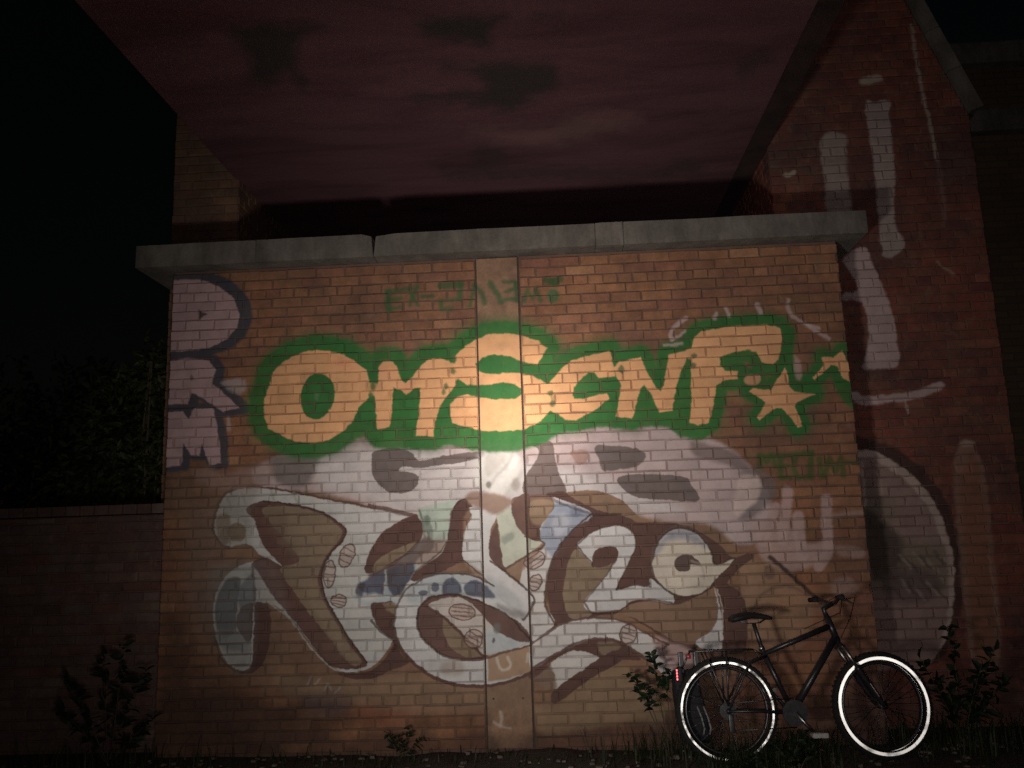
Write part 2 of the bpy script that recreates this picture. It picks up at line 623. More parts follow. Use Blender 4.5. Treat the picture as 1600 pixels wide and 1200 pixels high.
def paint_mural(c):
    # dusty overspray under everything
    c.fill([(250, 770), (330, 740), (430, 735), (560, 760), (700, 780), (900, 780), (1100, 800), (1190, 860), (1190, 1000),
            (1130, 1080), (1000, 1110), (850, 1125), (650, 1105), (480, 1085), (330, 1040), (290, 940), (280, 830)], (.215, .150, .105), .55, 26)
    c.fill([(300, 800), (345, 820), (345, 930), (330, 1000), (300, 950)], (.20, .16, .155), .35, 18)
    c.fill(cK([(560, 500), (760, 300), (1000, 180), (1200, 300), (1400, 450), (1380, 640), (1100, 640), (700, 700), (420, 720), (360, 520)]), (.33, .24, .15), .55, 9)
    c.fill([(430, 1055), (520, 1062), (640, 1055), (760, 1080), (760, 1108), (640, 1112), (540, 1096), (450, 1085)], (.30, .22, .15), .5, 8)
    # pale cloud and smoky greys behind the lettering
    c.fill([(395, 735), (430, 715), (480, 700), (600, 680), (700, 688), (830, 672), (900, 668), (1000, 660), (1080, 675), (1140, 700), (1185, 745),
            (1205, 790), (1190, 840), (1150, 850), (1110, 820), (1040, 815), (960, 795), (900, 785), (760, 810), (640, 815), (560, 785),
            (490, 768), (410, 762)], PINK, .92, 5)
    c.fill([(500, 705), (640, 700), (760, 715), (900, 735), (1030, 780), (1060, 800), (900, 800), (760, 800), (640, 800), (560, 775), (500, 758)], WHITE, .62, 14)
    c.fill([(418, 720), (470, 706), (500, 700), (482, 755), (440, 758)], (.15, .135, .13), .85, 6)
    c.fill([(1080, 690), (1110, 695), (1150, 708), (1170, 735), (1120, 722), (1085, 712)], (.16, .12, .12), .75, 5)
    c.fill(cH([(190, 230), (290, 300), (310, 400), (240, 480), (150, 560), (60, 560), (110, 500), (190, 420), (215, 320)]), (.17, .15, .155), .75, 5)
    c.fill(cH([(60, 250), (190, 215), (200, 260), (110, 265)]), (.17, .14, .14), .6, 4)
    c.fill(cH([(60, 290), (170, 280), (205, 330), (190, 420), (110, 500), (50, 540), (30, 470)]), (.62, .50, .46), .8, 4)
    c.fill(cB([(20, 75), (110, 58), (190, 82), (225, 118), (360, 92), (515, 78), (520, 108), (380, 132), (230, 152), (150, 148), (130, 168), (190, 175), (222, 195),
               (212, 240), (150, 272), (70, 260), (10, 195), (0, 120)]), GREY)
    c.fill(cB([(745, 35), (790, 12), (850, 38), (862, 110), (885, 190), (915, 262), (860, 292), (720, 275), (725, 190), (770, 120), (788, 70)]), (.165, .13, .125))
    c.fill(cR([(312, 62), (330, 45), (410, 48), (500, 60), (542, 95), (505, 138), (440, 150), (350, 156), (332, 110)]), GREY, 1, 1.3)
    c.fill(cR([(412, 200), (440, 180), (560, 174), (712, 186), (745, 225), (775, 262), (772, 296), (650, 291), (500, 276), (440, 240)]), GREY)
    c.fill(cR([(205, 75), (280, 70), (275, 120), (240, 130)]), (.30, .16, .13), .7, 2)
    c.blob((778, 738), 36, 40, (.64, .62, .59), .9, 9)
    c.line([(770, 768), (786, 745), (806, 716)], 12, (.74, .72, .69), .7, 6)
    c.line([(792, 772), (806, 752), (816, 738)], 7, (.42, .39, .37), .5, 4)
    c.fill([(765, 705), (790, 715), (775, 735), (762, 745), (758, 725)], (.42, .38, .35), .5, 4)
    c.line([(765, 762), (775, 745), (790, 730), (800, 712)], 4, (.38, .34, .32), .5, 3)
    c.blob((764, 758), 4, 5, (.16, .14, .13), .8, 2)
    c.blob((806, 757), 7, 10, (.28, .24, .22), .7, 4)
    # pale hand-like drips at the right
    for p, w in (([(1231, 768), (1228, 800), (1222, 845)], 17), ([(1247, 808), (1249, 835), (1254, 868)], 19), ([(1291, 780), (1292, 820), (1294, 860), (1280, 885)], 17),
                 ([(1212, 792), (1203, 820), (1192, 846)], 15)):
        c.line(p, w, (.50, .35, .34), .85, 3)
    c.fill([(1178, 822), (1210, 812), (1240, 828), (1256, 850), (1290, 846), (1300, 858), (1270, 884), (1225, 892), (1190, 872)], (.50, .36, .34), .75, 5)
    c.fill([(1308, 852), (1350, 858), (1345, 872), (1312, 868)], (.42, .29, .26), .6, 4)
    c.line([(1302, 806), (1330, 802), (1352, 800)], 8, (.42, .29, .27), .6, 4)
    c.fill([(1305, 905), (1330, 903), (1340, 925), (1315, 935), (1300, 925)], (.38, .27, .25), .5, 5)
    c.fill([(1160, 880), (1215, 885), (1260, 925), (1270, 960), (1250, 1010), (1180, 1005), (1160, 960), (1158, 920)], (.36, .235, .155), .6, 7)

    # ---- right-hand letter, maroon body first
    c.fill(cR([(100, 262), (200, 258), (330, 325), (430, 345), (500, 388), (560, 388), (700, 398), (800, 440), (870, 490), (930, 548), (1000, 528), (1022, 545),
               (905, 645), (960, 700), (992, 780), (992, 920), (960, 975), (870, 965), (850, 900), (750, 960), (640, 920), (580, 880), (480, 820), (400, 790),
               (150, 852), (110, 780), (95, 650), (112, 550), (170, 460), (240, 398), (300, 350), (200, 300)]), MAROON)
    c.fill(cR([(190, 262), (260, 246), (340, 252), (430, 290), (490, 345), (525, 388), (430, 358), (330, 335)]), BELLY)
    c.fill(cR([(178, 650), (195, 570), (230, 508), (285, 548), (310, 590), (405, 530), (335, 680), (268, 742), (305, 795), (210, 822), (172, 730)]), TAN)
    c.fill(cR([(235, 490), (290, 440), (360, 410), (430, 404), (480, 430), (496, 490), (470, 560), (440, 620), (408, 692), (480, 670), (555, 672), (560, 640), (590, 660),
               (660, 712), (660, 752), (560, 738), (480, 738), (430, 775), (300, 792), (265, 745), (330, 670), (400, 570), (416, 520), (380, 498), (330, 516), (300, 568), (268, 540)]), WHITE)
    c.line(cR([(235, 490), (290, 440), (360, 410), (430, 404), (480, 430), (496, 490), (470, 560), (440, 620), (408, 692)]), 2.6, DKLINE, .75)
    c.line(cR([(265, 745), (330, 670), (400, 570), (416, 520)]), 2.4, DKLINE, .6)
    c.fill(cR([(300, 562), (320, 512), (385, 495), (416, 520), (392, 570), (320, 592)]), MAROON)
    c.line(cR([(232, 490), (270, 540), (300, 570)]), 2.5, DKLINE, .8)
    c.line(cR([(408, 692), (480, 672), (556, 676)]), 3, DKLINE, .8)
    c.line(cR([(265, 745), (302, 795), (400, 792), (440, 775), (500, 740), (570, 735), (655, 750)]), 3, DKLINE, .75)
    c.fill(cR([(430, 792), (480, 755), (560, 742), (660, 758), (740, 735), (852, 680), (862, 780), (840, 870), (780, 928), (700, 930), (600, 880), (500, 822)]), BELLY)
    c.fill(cR([(845, 678), (866, 740), (882, 830), (872, 962), (760, 930), (838, 868), (864, 780)]), WHITE)
    eye = cR([(563, 580), (590, 490), (640, 430), (710, 414), (780, 448), (830, 515), (852, 575), (940, 552), (860, 645), (800, 700), (720, 722), (650, 702), (590, 652)])
    c.fill(eye, (.63, .57, .49))
    c.fill(cR([(575, 540), (595, 485), (645, 430), (710, 418), (775, 448), (815, 500), (760, 480), (700, 465), (640, 475), (600, 520)]), (.23, .26, .34), .8, 7)
    c.line(eye + eye[:1], 3.2, DKLINE, .85)
    c.fill(cR([(668, 575), (690, 540), (740, 533), (788, 580), (745, 578), (735, 605), (690, 606)]), (.10, .075, .07))
    c.line(cR([(745, 560), (790, 585), (800, 640)]), 3, (.40, .34, .30), .6, 2)
    c.fill(cR([(850, 650), (940, 560), (1000, 530), (920, 640), (880, 670)]), MAROON)
    c.line(cR([(860, 690), (880, 760), (884, 850), (878, 960)]), 2, (.60, .52, .48), .8)
    # ---- pale facet with blue top, left of the right-hand letter
    c.fill(cR([(140, 292), (302, 350), (230, 410), (165, 480), (122, 560), (100, 650), (92, 760), (135, 842), (30, 912), (0, 935), (-40, 960), (-30, 800), (40, 725), (-20, 660),
               (20, 520), (85, 490), (60, 440), (90, 370)]), (.57, .55, .54))
    c.fill(cR([(140, 296), (300, 350), (235, 405), (165, 478), (125, 540), (75, 480), (65, 440), (95, 370)]), (.26, .31, .41), .85, 3)
    c.blob(cR([(160, 400)])[0], 14, 20, (.48, .50, .56), .7, 5, .3)
    c.blob(cR([(230, 345)])[0], 10, 7, (.13, .16, .24), .6, 4)
    c.line(cR([(302, 350), (232, 408), (165, 480), (120, 560), (98, 650), (92, 760), (140, 850)]), 3.2, DKLINE, .85)
    c.line(cR([(100, 265), (142, 295), (302, 352), (430, 352)]), 4, DKLINE, .55)
    c.fill(cR([(-60, 290), (10, 272), (100, 268), (132, 320), (85, 380), (62, 440), (84, 490), (60, 505), (0, 480), (-40, 380)]), (.17, .105, .085))
    c.fill(cB([(730, 330), (770, 300), (850, 310), (840, 360), (790, 420), (740, 390)]), (.29, .205, .14), .9, 2)

    # ---- left-hand letter
    c.fill(cA([(1074, 340), (900, 300), (700, 262), (550, 232), (400, 205), (280, 198), (200, 212), (150, 255), (120, 330), (112, 410), (140, 465), (180, 490), (270, 472),
               (330, 520), (380, 562), (300, 560), (200, 600), (135, 680), (108, 780), (112, 900), (150, 1020), (200, 1080), (250, 1096), (285, 1080), (299, 1030),
               (312, 785), (350, 762), (430, 790), (520, 880), (600, 985), (680, 1062), (760, 1106), (850, 1096), (930, 1042), (985, 965), (1005, 930), (1100, 900),
               (1120, 600)]), PALE)
    c.line(cA([(1074, 335), (900, 297), (700, 258), (550, 228), (400, 200), (280, 193), (190, 210), (140, 255), (108, 340), (105, 410), (140, 470), (180, 492)]), 3.5, MAROON, .9)
    c.fill(cA([(640, 262), (860, 300), (1074, 340), (1074, 400), (860, 430), (760, 400), (700, 330)]), WHITE, .6, 4)
    c.fill(cA([(120, 340), (180, 330), (190, 420), (170, 480), (130, 450)]), TAN, .85, 3)
    c.blob(cA([(222, 415)])[0], 15, 15, (.22, .15, .10), .95, 1.5)
    c.blob(cA([(222, 415)])[0], 11, 11, TAN, .6, 2)
    for x, y, dx in ((175, 270, 8), (245, 245, 10), (390, 240, 9), (505, 250, 9)):
        c.line(cA([(x, y - 26), (x + dx, y), (x + dx * 2, y + 30)]), 4, (.34, .34, .29), .7, 2)
    leg = cA([(268, 310), (300, 275), (350, 264), (450, 271), (600, 302), (700, 350), (757, 402), (740, 460), (690, 512), (650, 585), (640, 660), (662, 745), (720, 850),
              (790, 960), (862, 1058), (835, 1085), (740, 1087), (660, 1052), (580, 952), (480, 820), (400, 730), (330, 612), (298, 568), (370, 542), (440, 582), (350, 480), (312, 365)])
    c.fill(leg, (.125, .066, .062))
    c.fill(cA([(345, 300), (450, 283), (600, 313), (690, 360), (738, 406), (720, 460), (668, 522), (634, 592), (622, 660), (648, 750), (708, 860), (776, 970), (838, 1058),
               (775, 1066), (700, 965), (600, 842), (525, 740), (445, 625), (440, 588), (505, 572), (530, 545), (460, 450), (390, 370)]), TAN)
    c.fill(cA([(430, 330), (520, 340), (550, 420), (520, 520), (470, 480), (420, 400)]), (.22, .17, .12), .7, 5)
    c.fill(cA([(640, 900), (700, 960), (770, 1062), (720, 1078), (650, 1030), (600, 950)]), (.15, .095, .075), .55, 4)
    c.fill(cA([(360, 320), (430, 300), (470, 330), (470, 420), (520, 540), (460, 520), (400, 420)]), (.150, .105, .08), .6, 8)
    c.fill(cA([(560, 700), (625, 690), (660, 780), (760, 960), (800, 1050), (740, 1010), (640, 860)]), (.30, .235, .165), .5, 7)
    c.line(leg[2:15], 2.8, DKLINE, .95)
    c.line(leg[15:24], 2.2, DKLINE, .6)
    c.line(cA([(385, 770), (470, 830), (560, 950), (640, 1045), (720, 1095), (820, 1105)]), 2.2, WHITE, .6)
    c.fill(cA([(165, 655), (232, 640), (236, 700), (222, 790), (208, 905), (150, 935), (114, 850), (122, 750)]), (.095, .11, .125), .95, 2)
    c.fill(cA([(240, 680), (305, 625), (305, 760), (238, 795)]), (.15, .18, .20), .85, 2)
    c.fill(cA([(120, 900), (210, 905), (290, 960), (295, 1010), (220, 1000), (140, 980)]), (.21, .23, .23), .75, 4)
    c.fill(cA([(238, 792), (290, 765), (308, 780), (301, 900), (283, 957), (248, 930), (218, 868)]), (.095, .06, .055))
    c.fill(cA([(308, 780), (352, 763), (388, 805), (382, 950), (352, 1062), (292, 1112), (220, 1098), (288, 1088), (301, 1000)]), MAROON)
    c.line(cA([(306, 785), (302, 900), (296, 1020), (280, 1080)]), 1.8, (.55, .52, .48), .9)
    c.line(cA([(300, 570), (303, 640), (310, 770)]), 4, (.12, .10, .10), .8)
    c.line(cA([(110, 930), (140, 1030), (200, 1092), (255, 1108)]), 3, DKLINE, .6)
    # grey-blue fade painting in the weaker light over the left end
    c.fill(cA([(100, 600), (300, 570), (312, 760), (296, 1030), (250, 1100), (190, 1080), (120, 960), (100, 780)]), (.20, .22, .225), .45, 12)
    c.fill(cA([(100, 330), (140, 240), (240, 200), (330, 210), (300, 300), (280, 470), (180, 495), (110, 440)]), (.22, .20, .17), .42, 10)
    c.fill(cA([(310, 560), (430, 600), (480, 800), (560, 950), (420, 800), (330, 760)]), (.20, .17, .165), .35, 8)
    # striped ovals
    def oval(p, rx, ry, rot):
        c.blob(p, rx, ry, (.42, .30, .26), .55, 1.2, rot)
        q = [(p[0] + rx * math.cos(t) * math.cos(rot) - ry * math.sin(t) * math.sin(rot), p[1] + rx * math.cos(t) * math.sin(rot) + ry * math.sin(t) * math.cos(rot))
             for t in np.linspace(0, 2 * math.pi, 17)]
        c.line(q, 2.2, MAROON, .9)
        for k in (-.5, 0, .5):
            h = math.sqrt(1 - k * k) * .8
            a = (p[0] - rx * h * math.cos(rot) - ry * k * math.sin(rot) * -1 * -1, p[1] - rx * h * math.sin(rot) + ry * k * math.cos(rot))
            b = (p[0] + rx * h * math.cos(rot) - ry * k * math.sin(rot), p[1] + rx * h * math.sin(rot) + ry * k * math.cos(rot))
            c.line([a, b], 1.8, MAROON, .8)
    oval(cA([(678, 622)])[0], 9, 21, .1)
    oval(cA([(765, 530)])[0], 11, 19, .45)
    oval(cA([(725, 755)])[0], 12, 10, .2)
    # shadow under the left letter
    c.fill(cA([(720, 1108), (850, 1108), (945, 1050), (1000, 962), (1030, 1010), (1072, 1062), (985, 1092), (900, 1135), (780, 1137)]), MAROON)

    # ---- middle letters
    c.fill(cB([(215, 352), (300, 325), (430, 300), (470, 330), (440, 420), (430, 560), (330, 640), (200, 660), (0, 700), (-20, 660), (60, 560), (240, 480)]), (.47, .46, .43))
    c.fill(cB([(8, 520), (60, 450), (150, 395), (228, 368), (242, 420), (236, 482), (200, 542), (120, 592), (20, 642), (-30, 640), (-15, 560)]), MAROON)
    c.fill(cB([(15, 602), (80, 552), (205, 500), (198, 532), (100, 592), (20, 642)]), TAN)
    c.fill(cB([(222, 352), (385, 308), (362, 380), (355, 472), (310, 505), (265, 470), (240, 410)]), (.43, .50, .43))
    c.fill(cB([(245, 385), (270, 380), (285, 440), (290, 485), (262, 478)]), (.20, .25, .22), .8, 2)
    c.fill(cB([(210, 600), (240, 520), (300, 490), (345, 505), (320, 560), (260, 610)]), (.30, .22, .19), .8, 4)
    c.fill(cB([(472, 332), (440, 298), (400, 318), (374, 370), (360, 480), (330, 550), (250, 612), (178, 652), (200, 684), (300, 655), (400, 605), (442, 582), (430, 540), (442, 420), (472, 372)]), MAROON)
    c.fill(cB([(430, 400), (455, 350), (475, 350), (455, 410), (440, 470)]), (.28, .17, .12), .7, 3)
    c.line(cB([(-10, 330), (100, 350), (215, 378)]), 5, MAROON, .85)
    c.fill(cB([(-60, 690), (0, 660), (70, 622), (150, 600), (215, 610), (190, 660), (150, 720), (100, 755), (20, 745), (-50, 760), (-75, 735)]), (.33, .38, .42))
    c.fill(cB([(-60, 700), (0, 665), (60, 640), (62, 725), (20, 738), (-40, 735)]), SLATE, .95, 2)
    c.fill(cB([(78, 620), (150, 602), (200, 620), (170, 690), (120, 750), (84, 725)]), SLATE, .95, 2)
    c.fill(cB([(-75, 735), (-50, 690), (-30, 700), (-50, 770)]), (.05, .05, .07), .8, 2)
    c.line(cB([(-70, 760), (-20, 790), (60, 770), (120, 778)]), 8, (.40, .46, .49), .8, 3)
    c.fill(cB([(0, 790), (60, 782), (100, 780), (125, 850), (122, 930), (100, 950), (50, 920), (10, 860)]), MAROON)
    c.fill(cB([(55, 790), (115, 785), (112, 838), (80, 825)]), TAN, .9, 2)
    def cN(p): return crop(580, 740, 5.714, p)
    c.fill(cN([(-20, 905), (60, 862), (200, 800), (330, 700), (430, 600), (490, 562), (560, 600), (545, 680), (440, 735), (330, 880), (180, 960), (20, 990)]), (.130, .100, .098), .9, 3)
    c.fill(cN([(-20, 940), (100, 880), (110, 1060), (60, 1070), (20, 1010)]), SLATE, .9, 2.5)
    c.fill(cN([(155, 870), (330, 800), (390, 840), (330, 960), (270, 1080), (190, 1060), (150, 980)]), (.075, .085, .115), .9, 2.5)
    c.line(cN([(130, 860), (128, 960), (118, 1060)]), 3, (.40, .44, .46), .85, 1.5)
    c.line(cN([(20, 900), (200, 810), (340, 690), (430, 590)]), 2.4, DKLINE, .6)
    c.line(cN([(430, 330), (460, 420), (480, 560)]), 3, (.10, .085, .08), .7, 2)
    c.blob(cN([(500, 420)])[0], 3.5, 8, (.16, .21, .18), .8, 2.5)
    c.line(cN([(350, 890), (480, 810), (590, 720), (680, 600), (700, 450), (720, 330), (800, 240)]), 2.4, DKLINE, .7)
    c.line(cN([(870, 280), (905, 370), (850, 500), (830, 650), (815, 740), (900, 830), (1000, 920), (1100, 1010)]), 2.4, DKLINE, .65)
    # the bright upright
    c.fill(cB([(458, 338), (520, 345), (585, 368), (562, 440), (555, 540), (600, 612), (700, 702), (762, 772), (722, 852), (690, 852), (600, 802), (550, 732), (500, 642), (440, 590),
               (430, 540), (446, 430), (474, 380)]), WHITE)
    c.fill(cB([(545, 660), (620, 700), (700, 770), (715, 845), (690, 850), (600, 800), (550, 730)]), (.36, .38, .40), .6, 6)
    c.fill(cB([(588, 408), (562, 468), (550, 540), (572, 592), (634, 645), (612, 560), (600, 480)]), (.12, .07, .065))
    c.fill(cB([(588, 368), (650, 340), (682, 420), (722, 470), (802, 500), (732, 562), (632, 622), (612, 550), (602, 450)]), (.50, .52, .44))
    c.fill(cB([(610, 480), (660, 455), (672, 480), (625, 510)]), (.25, .29, .25), .7, 3)
    c.fill(cB([(640, 618), (735, 562), (800, 505), (812, 520), (740, 600), (690, 650)]), (.27, .18, .13), .85, 2)
    c.line(cB([(722, 472), (800, 495), (806, 520), (730, 565), (632, 625)]), 3.5, MAROON, .85)
    c.line(cB([(560, 590), (640, 650), (720, 715), (765, 770), (725, 852), (700, 865)]), 3.6, DKLINE, .85)
    c.fill(cB([(440, 300), (470, 265), (560, 270), (660, 300), (640, 340), (580, 372), (520, 345), (470, 330)]), (.27, .165, .12), .85, 4)
    c.fill(cB([(655, 340), (690, 290), (740, 275), (745, 400), (790, 440), (780, 495), (722, 470), (682, 415)]), (.14, .08, .07))
    c.fill(cB([(470, 640), (440, 590), (520, 640), (500, 660)]), (.36, .26, .20), .8, 3)
    oval(cB([(765, 585)])[0], 17, 13, -.6)
    oval(cB([(770, 692)])[0], 10, 13, .3)
    # the big curl
    c.fill(cB([(106, 900), (125, 790), (180, 712), (280, 660), (400, 650), (520, 680), (600, 762), (700, 852), (742, 952), (870, 890), (1020, 862), (1120, 860), (1120, 930), (1020, 962), (900, 1012),
               (800, 1072), (700, 1130), (560, 1167), (420, 1167), (300, 1132), (200, 1062), (130, 982)]), (.58, .575, .575))
    c.fill(cB([(180, 712), (280, 660), (400, 650), (520, 680), (600, 762), (540, 770), (430, 752), (330, 752), (240, 790), (170, 780)]), (.40, .44, .46), .8, 4)
    c.fill(cB([(338, 690), (375, 668), (412, 690), (420, 742), (340, 750)]), SLATE, .95, 2)
    c.fill(cB([(440, 700), (490, 680), (545, 710), (580, 760), (500, 760), (445, 748)]), SLATE, .95, 2)
    c.blob(cB([(300, 712)])[0], 6, 8, SLATE, .9)
    c.blob(cB([(243, 740)])[0], 8, 4.5, SLATE, .9)
    c.fill(cB([(214, 862), (230, 802), (282, 760), (380, 747), (440, 758), (520, 785), (640, 845), (744, 958), (650, 1002), (520, 1046), (420, 1052), (320, 1022), (250, 962), (218, 905)]), (.13, .075, .07))
    c.fill(cB([(265, 800), (330, 768), (420, 762), (480, 795), (545, 862), (640, 925), (738, 968), (640, 1005), (548, 1030), (500, 1010), (420, 930), (340, 850)]), (.50, .46, .43))
    c.fill(cB([(545, 905), (640, 945), (735, 968), (640, 1005), (550, 1030)]), (.46, .50, .52), .9, 2)
    c.fill(cB([(345, 855), (400, 900), (460, 960), (520, 1030), (440, 1040), (370, 990), (335, 910)]), TAN)
    c.line(cB([(255, 800), (330, 845), (420, 930), (525, 1035)]), 4.5, MAROON, .95)
    c.fill(cB([(425, 755), (520, 782), (620, 832), (700, 882), (748, 956), (700, 968), (600, 925), (540, 865), (480, 800)]), (.125, .072, .066))
    c.line(cB([(214, 862), (230, 802), (282, 760), (380, 747), (440, 758), (520, 785), (640, 845), (744, 958)]), 3.2, DKLINE, .9)
    c.line(cB([(214, 862), (218, 905), (250, 962), (320, 1022), (420, 1052), (520, 1046)]), 4, DKLINE, .8)
    c.fill(crop(580, 880, 5.714, [(1130, 360), (1250, 400), (1380, 440), (1350, 500), (1240, 470), (1140, 410)]), (.16, .15, .15), .7, 5)
    c.blob(cB([(590, 905)])[0], 6, 8, (.14, .15, .15), .8, 3)
    c.blob(cB([(573, 960)])[0], 2.5, 4, (.10, .10, .11), .9)
    oval(cB([(425, 830)])[0], 21, 12, .1)
    oval(cB([(480, 955)])[0], 14, 15, .5)
    c.fill(cB([(548, 1030), (640, 1008), (745, 985), (748, 1110), (650, 1140), (548, 1152)]), (.36, .235, .155), .95, 2, False)
    c.line(cB([(590, 1040), (600, 1085), (625, 1100), (655, 1080), (640, 1040)]), 4, (.60, .54, .46), .8, 2)
    c.line(cB([(735, 1020), (728, 1060)]), 3, (.60, .54, .46), .7, 2)
    c.fill(cB([(330, 1065), (420, 1060), (430, 1120), (340, 1120)]), (.38, .32, .27), .6, 5)
    c.line(cB([(106, 905), (130, 985), (200, 1068), (300, 1138), (420, 1174), (560, 1172), (700, 1136), (800, 1078), (900, 1018), (1020, 968), (1120, 930)]), 5.5, MAROON, .95)
    c.line(cB([(870, 890), (800, 940), (745, 985), (640, 1012), (520, 1050), (420, 1056)]), 3.5, MAROON, .85)
    c.line(cB([(745, 958), (770, 965), (870, 892)]), 3, MAROON, .8)
    c.line(cB([(106, 905), (125, 790), (180, 712), (280, 660), (400, 650), (500, 668), (570, 705)]), 3, DKLINE, .75)
    c.line(cB([(440, 590), (500, 642), (550, 690), (575, 705)]), 2.6, DKLINE, .7)
    c.line(cB([(0, 870), (50, 925), (100, 955), (112, 985), (100, 1010)]), 4, DKLINE, .8)
    # ribbon to the right and its shadow
    c.fill(cR([(30, 935), (150, 852), (250, 820), (380, 818), (450, 838), (550, 890), (600, 950), (660, 1012), (720, 1040), (700, 1080), (640, 1090), (560, 1012), (470, 952), (380, 912), (250, 922), (150, 972), (35, 1042)]), (.59, .57, .56))
    c.fill(cR([(570, 900), (650, 920), (740, 960), (760, 1010), (720, 1060), (650, 1060), (600, 980)]), (.52, .37, .37), .8, 5)
    c.line(cR([(30, 935), (150, 852), (250, 820), (380, 818), (450, 838), (550, 890), (640, 935)]), 3.6, MAROON, .85)
    oval(cR([(462, 888)])[0], 13, 15, .3)
    c.fill(cR([(215, 962), (260, 935), (330, 912), (410, 912), (470, 950), (520, 1000), (440, 1000), (330, 998), (260, 988)]), MAROON)
    c.fill(cR([(330, 925), (420, 928), (420, 955), (380, 985), (340, 975)]), TAN, .8, 3)
    c.fill(cR([(112, 1025), (215, 962), (335, 996), (282, 1052), (142, 1132), (135, 1070)]), (.57, .55, .53))
    c.fill(cR([(118, 1190), (130, 1142), (250, 1052), (372, 972), (440, 958), (425, 1012), (300, 1082), (190, 1165), (135, 1200)]), MAROON)
    c.line(cR([(35, 1042), (150, 972), (250, 922), (380, 910), (470, 950), (560, 1010)]), 4.5, MAROON, .9)
    c.fill(cR([(30, 1050), (105, 1030), (135, 1075), (140, 1130), (90, 1125), (40, 1100)]), (.22, .165, .13), .85, 3)
    c.fill(cR([(60, 1035), (108, 1028), (60, 1072), (20, 1085), (20, 1055)]), MAROON, .9, 2)


